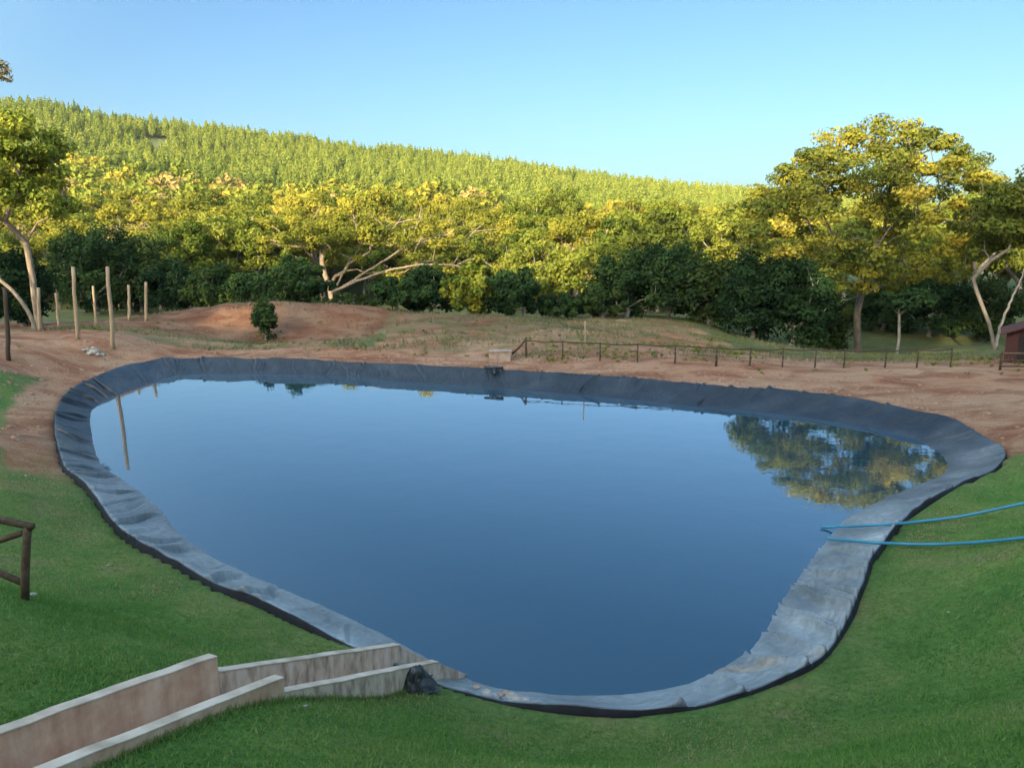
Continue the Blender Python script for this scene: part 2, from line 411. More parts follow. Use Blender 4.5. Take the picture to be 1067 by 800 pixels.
nx, ny = len(gx), len(gy)
i = np.arange(ny-1)[:, None]*nx; j = np.arange(nx-1)[None]
F = np.stack([i+j, i+j+1, i+nx+j+1, i+nx+j], -1).reshape(-1, 4)

m, nt, nd, lk = new_mat('ground_turf_and_earth'); M['ground'] = m
at = N(nd, 'ShaderNodeAttribute', attribute_name='soil')
tc = nd.new('ShaderNodeTexCoord'); ob = tc.outputs['Object']
n1 = noise(nd, lk, .55, 6, .6, vec=ob); n2 = noise(nd, lk, 9, 6, .7, vec=ob); n3 = noise(nd, lk, .16, 4, .55, vec=ob, dist=.6)
mp = nd.new('ShaderNodeMapping'); mp.inputs['Scale'].default_value = (.55, 1.0, 1.0); lk.new(ob, mp.inputs[0]); n4 = noise(nd, lk, .7, 7, .62, vec=mp.outputs[0], dist=.5)
gr = ramp(nd, [(.3, (.06, .150, .032)), (.48, (.105, .205, .045)), (.6, (.17, .23, .065)), (.72, (.24, .21, .10))]); lk.new(n1.outputs[0], gr.inputs[0])
gr2 = ramp(nd, [(.3, (.55, .6, .5)), (.7, (1.25, 1.2, 1.1))]); lk.new(n2.outputs[0], gr2.inputs[0])
atd = N(nd, 'ShaderNodeAttribute', attribute_name='dry')
grd = ramp(nd, [(.3, (.08, .11, .04)), (.55, (.13, .14, .06)), (.75, (.20, .17, .09))]); lk.new(n1.outputs[0], grd.inputs[0])
turf0 = mixc(nd, lk, atd.outputs['Fac'], gr.outputs[0], grd.outputs[0])
turf = mixc(nd, lk, 1.0, turf0, gr2.outputs[0], 'MULTIPLY')
so = ramp(nd, [(.25, (.15, .062, .038)), (.42, (.25, .125, .08)), (.58, (.38, .235, .165)), (.75, (.27, .17, .115))]); lk.new(n4.outputs[0], so.inputs[0])
so3 = ramp(nd, [(.35, (1.0, .82, .72)), (.65, (1.05, 1.05, 1.0))]); lk.new(n3.outputs[0], so3.inputs[0])
earth = mixc(nd, lk, 1.0, so.outputs[0], so3.outputs[0], 'MULTIPLY')
earth = mixc(nd, lk, .6, earth, gr2.outputs[0], 'MULTIPLY')
atp = N(nd, 'ShaderNodeAttribute', attribute_name='mound_dark')
earth = mixc(nd, lk, atp.outputs['Fac'], earth, mixc(nd, lk, 1.0, earth, (.60, .60, .60), 'MULTIPLY'))
mm = N(nd, 'ShaderNodeMath', operation='MULTIPLY_ADD'); lk.new(n1.outputs[0], mm.inputs[0]); mm.inputs[1].default_value = .9; mm.inputs[2].default_value = -.45
ad = N(nd, 'ShaderNodeMath', operation='ADD'); lk.new(at.outputs['Fac'], ad.inputs[0]); lk.new(mm.outputs[0], ad.inputs[1])
sr = ramp(nd, [(.32, (0, 0, 0)), (.68, (1, 1, 1))]); lk.new(ad.outputs[0], sr.inputs[0])
col = mixc(nd, lk, sr.outputs[0], turf, earth)
b = nd.new('ShaderNodeBsdfPrincipled'); lk.new(col, b.inputs['Base Color']); b.inputs['Roughness'].default_value = .95; b.inputs['Specular IOR Level'].default_value = .15
n5 = noise(nd, lk, 14, 6, .7, vec=ob)
bp = nd.new('ShaderNodeBump'); bp.inputs['Strength'].default_value = 1.0; bp.inputs['Distance'].default_value = .09
lk.new(n5.outputs[0], bp.inputs['Height']); lk.new(bp.outputs[0], b.inputs['Normal'])
lk.new(b.outputs[0], nd.new('ShaderNodeOutputMaterial').inputs[0])
ground = mesh_np('ground', np.stack([xs, ys, zs], 1), F, M['ground'], smooth_sh=True)
a = ground.data.attributes.new('soil', 'FLOAT', 'POINT'); a.data.foreach_set('value', soil.astype(np.float32))
mound_dark = smooth(47.5, 50.5, ys+wob*1.5)*(1-smooth(2, 8, xs))  # earth coloured darker on the mound beyond the pond
a = ground.data.attributes.new('mound_dark', 'FLOAT', 'POINT'); a.data.foreach_set('value', mound_dark.astype(np.float32))
a = ground.data.attributes.new('dry', 'FLOAT', 'POINT'); a.data.foreach_set('value', dry.astype(np.float32))
tag(ground, kind='structure')

# ------------------------------------------------------------------ water
m, nt, nd, lk = new_mat('pond_water_surface'); M['water'] = m
b = nd.new('ShaderNodeBsdfPrincipled'); b.inputs['Base Color'].default_value = (.011, .044, .068, 1)
b.inputs['Roughness'].default_value = .02; b.inputs['IOR'].default_value = 1.5
b.inputs['Coat Weight'].default_value = 1.0; b.inputs['Coat Roughness'].default_value = .02; b.inputs['Coat IOR'].default_value = 1.5
n1 = noise(nd, lk, .8, 3, .5); n2 = noise(nd, lk, 5, 2, .5)
s = N(nd, 'ShaderNodeMath', operation='MULTIPLY_ADD'); lk.new(n2.outputs[0], s.inputs[0]); s.inputs[1].default_value = .12; lk.new(n1.outputs[0], s.inputs[2])
bp = nd.new('ShaderNodeBump'); bp.inputs['Strength'].default_value = .07; bp.inputs['Distance'].default_value = .08
lk.new(s.outputs[0], bp.inputs['Height']); lk.new(bp.outputs[0], b.inputs['Normal']); lk.new(bp.outputs[0], b.inputs['Coat Normal'])
lk.new(b.outputs[0], nd.new('ShaderNodeOutputMaterial').inputs[0])
we = (inner+(outer-inner)*.22)[::12]
nW = len(we); cw = we.mean(0)
# fan of rings so that the sheet has no slivers
V = [np.append(cw, 0)]; 
for k in range(1, 9): V += [np.append(cw+(p-cw)*k/8, 0) for p in we]
F3 = np.array([[0, 1+j, 1+(j+1) % nW] for j in range(nW)])
F4 = np.array([[1+(k-1)*nW+j, 1+k*nW+j, 1+k*nW+(j+1) % nW, 1+(k-1)*nW+(j+1) % nW] for k in range(1, 8) for j in range(nW)])
water = mesh_np('water', np.array(V), [F3, F4], M['water'], smooth_sh=True); tag(water, kind='structure')

# ------------------------------------------------------------------ liner
m, nt, nd, lk = new_mat('liner_sheet'); M['liner'] = m
tc = nd.new('ShaderNodeTexCoord'); ob = tc.outputs['Object']
n1 = noise(nd, lk, .7, 5, .6, vec=ob); n2 = noise(nd, lk, 7, 6, .7, vec=ob); n3 = noise(nd, lk, 2.2, 3, .5, vec=ob, dist=1.2)
r1 = ramp(nd, [(.3, (.006, .009, .014)), (.55, (.012, .016, .023)), (.72, (.028, .033, .040))]); lk.new(n1.outputs[0], r1.inputs[0])
at = N(nd, 'ShaderNodeAttribute', attribute_name='dust')
dust = mixc(nd, lk, at.outputs['Fac'], r1.outputs[0], (.30, .32, .33))
at2 = N(nd, 'ShaderNodeAttribute', attribute_name='mud')
dust = mixc(nd, lk, at2.outputs['Fac'], dust, (.26, .19, .12))
r2 = ramp(nd, [(.3, (.7, .7, .7)), (.7, (1.2, 1.2, 1.2))]); lk.new(n2.outputs[0], r2.inputs[0])
col = mixc(nd, lk, 1.0, dust, r2.outputs[0], 'MULTIPLY')
b = nd.new('ShaderNodeBsdfPrincipled'); lk.new(col, b.inputs['Base Color']); b.inputs['Roughness'].default_value = .42; b.inputs['Specular IOR Level'].default_value = .5
bp = nd.new('ShaderNodeBump'); bp.inputs['Strength'].default_value = .8; bp.inputs['Distance'].default_value = .06
n6 = noise(nd, lk, 1.9, 5, .55, vec=ob, dist=.8); n6.noise_type = 'RIDGED_MULTIFRACTAL'
s0_ = N(nd, 'ShaderNodeMath', operation='MULTIPLY_ADD'); lk.new(n6.outputs[0], s0_.inputs[0]); s0_.inputs[1].default_value = .45; lk.new(n3.outputs[0], s0_.inputs[2])
s = N(nd, 'ShaderNodeMath', operation='MULTIPLY_ADD'); lk.new(n2.outputs[0], s.inputs[0]); s.inputs[1].default_value = .3; lk.new(s0_.outputs[0], s.inputs[2])
lk.new(s.outputs[0], bp.inputs['Height']); lk.new(bp.outputs[0], b.inputs['Normal'])
lk.new(b.outputs[0], nd.new('ShaderNodeOutputMaterial').inputs[0])
M['underside'] = rough_mat('liner_black', [(.3, (.006, .006, .008)), (.7, (.014, .014, .016))], 4, rough=.75, bump=.5, spec=.2)
rng = np.random.default_rng(11)
# cross folds: creases that run down the slope, random spacing, sharp sided
fold = np.zeros(NS); foldskew = []
p = 0.0
folds = []
while p < PER:
    folds.append((p, rng.uniform(.04, .15)*rng.choice([1, .5, .8, .25]), rng.uniform(.05, .14), rng.uniform(-.6, .6), rng.uniform(-.2, .7), rng.uniform(.35, 1.0)))
    p += rng.choice([rng.uniform(.25, .7), rng.uniform(.7, 2.6)])
for px, py, am in ((922, 560, .10), (912, 575, .16), (901, 600, .20), (895, 616, .12), (888, 632, .20), (881, 646, .14), (872, 660, .18), (862, 674, .12), (835, 694, .14), (780, 716, .10), (985, 506, .07), (60, 447, .16), (63, 468, .10), (58, 432, .12), (66, 414, .13), (74, 405, .15), (84, 398, .13), (96, 393, .14), (74, 489, .12), (96, 510, .1), (119, 543, .14), (145, 562, .10), (1010, 446, .08)):
    q = at_z(px, py, RIM_Z)[:2]; k = int(np.argmin(np.linalg.norm(outer-q, axis=1)))
    folds.append((sv[k], am*1.05, rng.uniform(.06, .10), rng.uniform(-.4, .4), rng.uniform(.2, .5), rng.uniform(.6, 1.2)))
NT = 26
tt = np.linspace(0, 1, NT)
V = []; dustv = []; mudv = []
wid = np.linalg.norm(outer-inner, axis=1)
ripple = vnoise(sv/.9, sv*0+3, 8)
crest = RIM_Z+vnoise(sv/1.7, sv*0, 2)*.05+vnoise(sv/.5, sv*0+9, 3)*.025
side_near = smooth(30, 15, outer[:, 1])
mudc = at_z(855, 684, .6)[:2]
# outward face rows
rows = []
for off, z in ((.15, .05), (.125, .30), (.10, .48), (.065, .585), (.028, -.02)):
    zz = (np.full(NS, z) if z > 0.0 else crest+z)
    zz = zz+vnoise(sv/1.3, sv*0+off*9, 6)*.02
    o_ = off*(1+.3*vnoise(sv/.8, sv*0+off*3, 5))
    rows.append(np.column_stack([outer+nrm*np.asarray(o_)[:, None], zz])); dustv.append(np.zeros(NS)); mudv.append(np.zeros(NS))
for t in tt:
    # t=0 crest, t=.72 the waterline, t=1 under water
    k = t/.72
    P = outer+(inner-outer)*k
    z = crest*(1-k) if k <= 1 else np.full(NS, 0.0)-(k-1)*.9*RIM_Z
    z = z-.05*math.sin(math.pi*min(1, k))
    d = np.zeros(NS)
    for p0, amp, w, sk, kc, kw in folds:
        ds = (sv-p0-sk*k-.12*math.sin(k*5+p0*3)+PER/2) % PER-PER/2
        q = ds/w
        d += amp*(np.exp(-np.abs(q)**1.6)-1.15*np.exp(-((q-1.3)/.6)**2))*math.exp(-((k-kc)/kw)**2)*(1-.8*float(smooth(.68, 1.02, k)))
    d += (fbm(sv/.55, np.full(NS, k*2.2), 31, 5)*.048+fbm(sv/2.5, np.full(NS, k*.8), 32, 2)*.04)*min(1, k*3+.15)*(1-.6*float(smooth(.7, 1.0, k)))
    rows.append(np.column_stack([P, z+d]))
    nn = fbm(sv/1.1, np.full(NS, k*1.7), 41, 4)
    dustv.append(np.clip(.68*side_near+nn*(.08+.36*side_near), 0, 1)*np.clip(1.1-.3*k, 0, 1))
    dm = np.linalg.norm(P-(mudc+np.array([-.5, .0])), axis=1)
    mudv.append(np.clip(1-np.abs((P-mudc)@np.array([.35, .94]))/.22, 0, 1)*(np.linalg.norm(P-mudc, axis=1) < 1.8)*.75)
V = np.concatenate(rows); R = len(rows)
i = np.arange(R-1)[:, None]*NS; j = np.arange(NS)[None]; j2 = (j+1) % NS
F = np.stack([i+j, i+j2, i+NS+j2, i+NS+j], -1).reshape(-1, 4)
liner = mesh_np('pond_liner', V, F, [M['liner'], M['underside']], None, None, np.repeat(np.arange(R-1) < 4, NS).astype(int), True)
for nm, vals in (('dust', dustv), ('mud', mudv)):
    a = liner.data.attributes.new(nm, 'FLOAT', 'POINT'); a.data.foreach_set('value', np.concatenate(vals).astype(np.float32))
tag(liner, 'creased black plastic liner sheet lining the sloping edge of the pond', 'pond liner')

# ------------------------------------------------------------------ channel
m, nt, nd, lk = new_mat('render_stained'); M['render'] = m
tc = nd.new('ShaderNodeTexCoord'); ob = tc.outputs['Object']
n1 = noise(nd, lk, 2.2, 6, .65, vec=ob)
mp = nd.new('ShaderNodeMapping'); mp.inputs['Scale'].default_value = (7, 7, .8); lk.new(ob, mp.inputs[0]); n2 = noise(nd, lk, 1.0, 4, .6, vec=mp.outputs[0])
r1 = ramp(nd, [(.3, (.42, .225, .135)), (.5, (.54, .34, .23)), (.7, (.61, .455, .335))]); lk.new(n1.outputs[0], r1.inputs[0])
r2 = ramp(nd, [(.35, (.78, .74, .70)), (.6, (1.05, 1.05, 1.05))]); lk.new(n2.outputs[0], r2.inputs[0])
col = mixc(nd, lk, .8, r1.outputs[0], r2.outputs[0], 'MULTIPLY')
b = nd.new('ShaderNodeBsdfPrincipled'); lk.new(col, b.inputs['Base Color']); b.inputs['Roughness'].default_value = .9
n3 = noise(nd, lk, 30, 5, .7, vec=ob); bp = nd.new('ShaderNodeBump'); bp.inputs['Strength'].default_value = .35; bp.inputs['Distance'].default_value = .012
lk.new(n3.outputs[0], bp.inputs['Height']); lk.new(bp.outputs[0], b.inputs['Normal'])
lk.new(b.outputs[0], nd.new('ShaderNodeOutputMaterial').inputs[0])
M['coping'] = rough_mat('coping_mortar', [(.3, (.32, .24, .17)), (.5, (.48, .37, .28)), (.7, (.60, .48, .38))], 2.2, bump=.35)
M['grime'] = rough_mat('render_grimy', [(.3, (.22, .15, .11)), (.5, (.48, .35, .26)), (.7, (.60, .47, .38))], 2.6, bump=.35, stretch=(3, 3, 1))
ch = thing('concrete_channel', (*CH_R0, .3), 'low concrete channel with stepped side walls running down the lawn to the pond', 'channel')
ch_inv = -np.array([*CH_R0, .3])
TH = .125
def wall(T, p0, side, a, b, mat, nose=False):
    """one flight of one side wall, sides thickened away from the channel; T index a..b"""
    w = MB(); cap = MB()
    def sect(t, top, bot, ins=0.0, up=0.0):
        q = p0+CH_DIR*t
        o0 = q-CH_PERP*(TH*0+ins)*side; o1 = q+CH_PERP*(TH+ins)*side
        return np.array([[*o0, bot], [*o1, bot], [*o1, top], [*o0, top]])
    ts = [a, b] if isinstance(a, tuple) else None
    n = 14
    tv = np.linspace(a[0], b[0], n); zv = np.linspace(a[1], b[1], n)
    rr = np.random.default_rng(int(abs(a[1]*1000))+3)
    V = []; Vc = []
    for k in range(n):
        e = rr.normal(0, .004)
        V.append(sect(tv[k], zv[k]+e, zv[k]-.95)+ch_inv)
        s_ = sect(tv[k], zv[k]+.022+e, zv[k]+e+.001, ins=.008)
        Vc.append(s_+ch_inv)
    idx = np.arange(n-1)[:, None]*4; c = np.arange(4)[None]; c2 = (c+1) % 4
    F = np.stack([idx+c, idx+c2, idx+4+c2, idx+4+c], -1).reshape(-1, 4)
    F = np.vstack([F, [[3, 2, 1, 0]], [[(n-1)*4+q for q in range(4)]]])
    wo = MB().add(np.concatenate(V), F).build('side_wall', mat, ch, bevel=.008)
    co = MB().add(np.concatenate(Vc), F).build('coping', M['coping'], wo, bevel=.006)
    return wo
for T, p0, side in ((tR, CH_R0, -1), (tL, CH_L0, 1)):
    wall(T, p0, side, T[2], T[1], M['grime'])           # lower flight
    wall(T, p0, side, T[5], (T[3][0]+.002, T[3][1]), M['render'])           # upper flight
    e = MB(); V = []                                       # sloping end down to the water
    q0 = p0; q1 = p0+CH_DIR*(T[0][0]-.25)
    zA, zB = T[1][1]-.01, T[0][1]-.15
    for q, z in ((q0-CH_DIR*.002, zA), (q1, zB)):
        o1 = q+CH_PERP*TH*side
        V += [[*q, -.6], [*o1, -.6], [*o1, z], [*q, z]]
    e.add(np.array(V)+ch_inv, [[0, 1, 2, 3], [7, 6, 5, 4], [0, 4, 5, 1], [1, 5, 6, 2], [2, 6, 7, 3], [3, 7, 4, 0]]).build('end_slope', M['grime'], ch, bevel=.006)
fl = MB(); V = []
for t in np.linspace(T[0][0]-.1, tR[5][0], 30):
    z = min(wall_top(t, tR), wall_top(t, tL))-.5
    V += [[*(CH_R0+CH_DIR*t+CH_PERP*.002), z], [*(CH_R0+CH_DIR*t+CH_PERP*(CH_W-.002)), z]]
V = np.array(V)+ch_inv
fl.add(V, [[2*k, 2*k+1, 2*k+3, 2*k+2] for k in range(29)]).build('channel_floor', M['render'], ch)

# ------------------------------------------------------------------ small things by the pond
rng = np.random.default_rng(5)
def on_ground(px, py, y0=4.0):
    while y0 < 120:
        p = at_y(px, py, y0)
        if p[2] <= g1(p[0], p[1]): break
        y0 += .04
    return p
# crumpled black plastic against the wall
bp_ = on_ground(434, 719)
import bmesh
bm = bmesh.new(); bmesh.ops.create_grid(bm, x_segments=26, y_segments=22, size=.5)
V = np.array([v.co[:] for v in bm.verts]); F = np.array([[v.index for v in f.verts] for f in bm.faces]); bm.free()
h = np.clip(1-np.hypot(V[:, 0]/.5, V[:, 1]/.5)**1.6, 0, 1)
V2 = np.column_stack([V[:, 0]*.62*(1+.15*fbm(V[:, 0]*6, V[:, 1]*6, 2)), V[:, 1]*.45, h*.34+fbm(V[:, 0]*7, V[:, 1]*7, 7, 3)*.09*(h+.15)+.04])
pb = mesh_np('plastic_scrap', V2, F, M['bag'], smooth_sh=False)
pb.location = (bp_[0], bp_[1], g1(bp_[0], bp_[1])+.0); pb.rotation_euler = (0, 0, rad(25))
so_ = pb.modifiers.new('thick', 'SOLIDIFY'); so_.thickness = .006
tag(pb, 'crumpled piece of black plastic leaning on the channel wall by the pond', 'plastic scrap')

def hose(name, pix, label, mat, r, zoff=None):
    P = []
    for px, py, z in pix:
        p = at_z(px, py, z)
        P.append(p)
    P = np.array(P)
    # smooth curve
    Q = []
    n = len(P)
    for k in range(n-1):
        p0, p1, p2, p3 = P[max(k-1, 0)], P[k], P[k+1], P[min(k+2, n-1)]
        for t in np.arange(14)/14:
            Q.append(.5*((2*p1)+(-p0+p2)*t+(2*p0-5*p1+4*p2-p3)*t*t+(-p0+3*p1-3*p2+p3)*t**3))
    Q.append(P[-1]); Q = np.array(Q)
    return MB().tube(Q, r, 10).build(name, mat, None, True)
h1 = hose('hose', [(856, 549, .04), (885, 548, .40), (925, 546, .86), (960, 543, 1.12), (1000, 538, 1.40), (1040, 530, 1.66), (1085, 520, 1.95), (1140, 506, 2.35)], '', M['hose'], .035)
tag(h1, 'upper of the two blue hoses, curving up the grass bank from the water', 'hose', 'blue hoses into the pond')
h2 = hose('hose', [(862, 561, .05), (885, 563, .40), (920, 565.5, .88), (960, 567, 1.14), (1000, 566, 1.42), (1040, 563, 1.68), (1085, 558, 1.98), (1140, 551, 2.35)], '', M['hose'], .035)
tag(h2, 'lower of the two blue hoses, lying nearly straight across the grass', 'hose', 'blue hoses into the pond')
for h_, z_ in ((h1, 0), (h2, 0)):
    me = h_.data
    # rest on the bank: drop or lift every ring to the surface under it
    co = np.empty(len(me.vertices)*3); me.vertices.foreach_get('co', co); co = co.reshape(-1, 3)
    nring = (len(co)-2)//10; cen_ = co[:nring*10].reshape(nring, 10, 3).mean(1)
    sd = sdist(cen_[:, 0], cen_[:, 1])
    gz = np.where(sd < .35, np.clip(RIM_Z*(1+np.minimum(sd, 0)/1.55)+.03, .03, .75), G(cen_[:, 0], cen_[:, 1])+.03)
    gz = np.convolve(np.pad(gz, 4, 'edge'), np.ones(9)/9, 'valid')+.012
    # slide along the line of sight of the survey so the run stays where it lies
    k = (gz-CAMZ)/(cen_[:, 2]-CAMZ)
    new = np.column_stack([cen_[:, 0]*k, cen_[:, 1]*k, gz])
    d = new-cen_
    co[:nring*10] += np.repeat(d, 10, 0); co[-2] += d[0]; co[-1] += d[-1]
    me.vertices.foreach_set('co', co.ravel()); me.update()
# concrete block and pipe outlet on the far bank
bx = at_y(521, 372, 40.5); 
blk = thing('drain_box', (bx[0], bx[1], g1(bx[0], bx[1])), 'pale concrete drain box on the far bank beside the fence corner', 'drain box')
MB().box((0, 0, .18), (1.15, .7, .62)).build('box_wall', M['concrete'], blk, bevel=.03)
MB().box((0.02, 0, .53), (1.2, .76, .06)).build('lid', M['concrete'], blk, bevel=.02)
pp = at_z(514, 383, .78)
pipe = thing('outlet_pipe', pp, 'short black outlet pipe poking over the liner on the far bank', 'pipe')
MB().tube([(-.45, .1, 0), (0, 0, .0), (.5, -.12, 0)], .08, 14).build('pipe_barrel', M['bag'], pipe, True)
MB().tube([(.05, -.08, -.02), (.07, -.3, -.1), (.08, -.5, -.24)], .07, 14).build('spout', M['bag'], pipe, True)

# pile of pale rocks behind the left rim
c0 = at_y(96, 357, 40)
spot = [(a*.72, b*.72, c*.66) for a, b, c in [(0, 0, .3), (-.38, .1, .26), (.4, -.05, .25), (.12, .25, .28), (-.12, -.28, .22), (.62, .1, .18), (-.62, -.1, .16), (.05, .05, .22)]]
lab = ['largest pale rock in the middle of the rock heap by the posts', 'pale grey rock on the left of the rock heap by the posts', 'pale grey rock on the right of the rock heap by the posts', 'pale rock at the back of the rock heap by the posts', 'pale rock at the front of the rock heap by the posts', 'small rock at the right end of the rock heap by the posts', 'small rock at the left end of the rock heap by the posts', 'pale rock lying on top of the rock heap by the posts']
for k, (dx, dy, r) in enumerate(spot):
    Vb, Fb = blob_mesh(rng, r, (1.1, .9, .75), .35)
    o = mesh_np('rock', Vb, Fb, M['stone'], smooth_sh=False)
    o.location = (c0[0]+dx, c0[1]+dy, g1(c0[0]+dx, c0[1]+dy)+(r*.4 if k < 7 else .26)); tag(o, lab[k], 'rock', 'pale rocks heaped by the posts')
# stones and scraps on the turf
for px, py, r, lb in ((1000, 497, .04, 'white scrap on the grass right of the pond corner'), (988, 638, .035, 'white scrap in the middle of the right grass bank'), (872, 728, .03, 'white scrap low on the grass near the bottom of the view'),
                  (318, 736, .04, 'white scrap on the grass just below the concrete channel'), (27, 496, .05, 'white scrap on the left grass bank'), (112, 590, .05, 'grey pebble on the grass between rail fence and pond'), (34, 620, .09, 'pale stone at the foot of the rail fence post')):
    y0 = 5.0
    for _ in range(400):
        p = at_y(px, py, y0)
        if p[2] <= g1(p[0], p[1]): break
        y0 += .05
    r *= .7; Vb, Fb = blob_mesh(rng, r, (1.2, .8, .5), .3, 2)
    o = mesh_np('stone', Vb, Fb, M['stone'] if r < .07 else M['stone']); o.location = (p[0], p[1], g1(p[0], p[1])+r*.2)
    tag(o, lb, 'stone')
# rubble along the near edge of the liner, beside the channel foot
for k in range(14):
    px = rng.uniform(492, 560); s = (px-492)/68
    p = at_z(px, 717+s*15+rng.uniform(-4, 4), .62)
    r = rng.uniform(.03, .075)
    Vb, Fb = blob_mesh(rng, r, (1.3, .9, .6), .3, 2)
    o = mesh_np('rubble_stone', Vb, Fb, M['stone'] if k % 3 else M['concrete']); o.location = (p[0], p[1], max(g1(p[0], p[1]), .60)+r*.3)
    tag(o, 'small rubble stone along the liner edge at the channel foot', 'stone', 'rubble stones at the channel foot')

# ------------------------------------------------------------------ fences, posts, shed
# rail fence at the left edge
pb_ = at_z(25, 619, 2.45); gz0 = g1(pb_[0], pb_[1])
rf = thing('rail_fence', (pb_[0], pb_[1], gz0), 'dark wooden rail fence end with a diagonal brace on the left lawn', 'fence')
def P2(px, py, y): return at_y(px, py, y)-np.array([pb_[0], pb_[1], gz0])
yF = pb_[1]
rngp = np.random.default_rng(8)
MB().tube([P2(26, 626, yF), P2(26, 600, yF), P2(27.5, 570, yF), P2(28.5, 548, yF)], [.058, .056, .055, .054], 12, wob=.05, rng=rngp).build('post', M['railwood'], rf, True)
MB().tube([P2(-60, 528, yF+.25), P2(-20, 537, yF+.12), P2(34, 548.5, yF-.02)], [.055, .053, .05], 12, wob=.05, rng=rngp).build('rail', M['railwood'], rf, True)
MB().tube([P2(-60, 574, yF+.25), P2(-20, 588, yF+.12), P2(24, 607, yF)], [.05, .05, .046], 12, wob=.05, rng=rngp).build('rail', M['railwood'], rf, True)
MB().tube([P2(-60, 588, yF+.1), P2(-10, 566, yF+.06), P2(24, 555, yF)], [.045, .045, .042], 12, wob=.05, rng=rngp).build('brace', M['railwood'], rf, True)
MB().tube([P2(-60, 622, yF+.25), P2(-60, 570, yF+.25), P2(-59, 520, yF+.25)], [.056, .056, .054], 12, wob=.05, rng=rngp).build('post', M['railwood'], rf, True)

# tall posts behind the left rim
posts = [((5, 300), (8, 366), 36.0, .10, 'darkwood', 'dark thin post at the far left edge, nearest of the row'),
         ((40, 300), (43, 356), 44, .10, 'post', 'post standing against the tall left tree trunk'),
         ((58, 305), (62, 346), 53.0, .09, 'post', 'short thin post between the left tree trunk and the first tall post'),
         ((76, 278), (81, 354), 41.0, .10, 'post', 'left one of the two tall thick bare wooden posts'),
         ((97, 298), (101, 347), 53.0, .085, 'post', 'thin post between the two tall thick posts'),
         ((112, 278), (117, 355), 41.0, .105, 'post', 'right one of the two tall thick bare wooden posts'),
         ((134, 297), (136, 346), 53.0, .10, 'post', 'thin post just right of the two tall thick posts'),
         ((152, 294), (153, 344), 53.0, .10, 'post', 'thin post at the right end of the row of posts')]
for (a, b_, y, r, mt, lb) in posts:
    p1 = at_y(*a, y); p0 = at_y(*b_, y); gz = g1(p0[0], p0[1])
    d = p1-np.array([p0[0], p0[1], gz]); rr = np.random.default_rng(int(a[0])+1)
    n = 7; ks = np.linspace(-.06, 1, n)
    Pp = np.array([d*k+np.array([rr.normal(0, .012), rr.normal(0, .012), 0])*(0 < k < 1) for k in ks])
    o = MB().tube(Pp, r*np.linspace(1.08, .9, n), 10, wob=.06, rng=rr).build('wooden_post', M[mt], None, True)
    o.location = (p0[0], p0[1], gz); tag(o, lb, 'post', 'posts behind the left rim')

# far fence with rails
fposts = [(548, 372), (586, 374.5), (625, 377), (664, 379), (703, 380.5), (746, 381), (781, 382), (815, 382.5), (849, 383), (879, 383), (922, 383), (955, 383), (990, 383)]
fy = np.interp([p[0] for p in fposts], [548, 640, 746, 860, 990], [41, 39.7, 38.6, 38.3, 38.5])
FP = []
for (px, py), y in zip(fposts, fy):
    p = at_y(px, py, y); FP.append([p[0], p[1], g1(p[0], p[1])])
FP = np.array(FP); f0 = FP[0].copy()
ff = thing('post_fence', f0, 'low dark post and rail fence running along the far bank', 'fence')
for k, p in enumerate(FP):
    hh = 1.0 if k else 1.08
    r = .065 if k in (0, 5) else .038
    q = p-f0
    MB().tube([q+(0, 0, -.2), q+(.01, 0, hh*.5), q+(.0, 0, hh)], [r*1.05, r, r*.95], 9, wob=.06, rng=rngp).build('post', M['darkwood'], ff, True)
    if k:
        a_, b_ = FP[k-1]-f0, q
        sag = np.array([0, 0, -.03+rngp.normal(0, .02)])
        MB().tube([a_+(0, .0, .92), (a_+b_)/2+(0, 0, .92)+sag, b_+(0, 0, .92)], [.034, .032, .034], 8, wob=.06, rng=rngp).build('rail', M['darkwood'], ff, True)
        for hz_ in (.32, .62):
            MB().tube([a_+(0, -.06, hz_), (a_+b_)/2+(0, -.06, hz_-.02), b_+(0, -.06, hz_)], .010, 5).build('wire', M['wire'], ff, True)
MB().tube([(-.75, 0, .18), (-.3, 0, .6), (0, 0, 1.0)], [.06, .058, .055], 9, wob=.05, rng=rngp).build('brace', M['darkwood'], ff, True)
# slender stake behind the fence
sk = at_y(609, 376, 41); gz = g1(sk[0], sk[1])
o = MB().tube([(0, 0, -.1), (.02, 0, 1), (-.01, 0, 1.9)], [.035, .033, .03], 8).build('stake', M['post'], None, True)
o.location = (sk[0], sk[1], gz); tag(o, 'slender pale stake standing behind the far fence', 'stake')
# shed at the right edge
sy = 41.0
s0 = at_y(1045, 381, sy); gz = g1(s0[0], s0[1])
sh = thing('shed', (s0[0], sy, gz), 'small dark red wooden shed at the right edge', 'shed', rz=-rad(33))
wS, dS, hS = 3.6, 3.0, 1.6
wm = MB()
for k in range(18):
    wm.box((.1+k*.2, 0, hS/2), (.19, .05, hS))
wm.box((.02, dS/2, hS/2), (.05, dS, hS)); wm.box((wS+.02, dS/2, hS/2), (.05, dS, hS)); wm.box((wS/2, dS, hS/2), (wS, .05, hS))
wm.build('wall', M['redwood'], sh)
rm = MB()
for sgn in (0, 1):
    pass
ridge = np.array([wS/2, 0, hS+.9])
V = []
for y in (-.35, dS+.3):
    V += [[-.3, y, hS-.12], [wS/2, y, hS+.75], [wS+.3, y, hS-.12], [-.3, y, hS-.04], [wS/2, y, hS+.84], [wS+.3, y, hS-.04]]
rm.add(V, [[0, 1, 7, 6], [1, 2, 8, 7], [3, 9, 10, 4], [4, 10, 11, 5], [0, 6, 9, 3], [2, 5, 11, 8], [0, 3, 4, 1], [1, 4, 5, 2], [6, 7, 10, 9], [7, 8, 11, 10]])
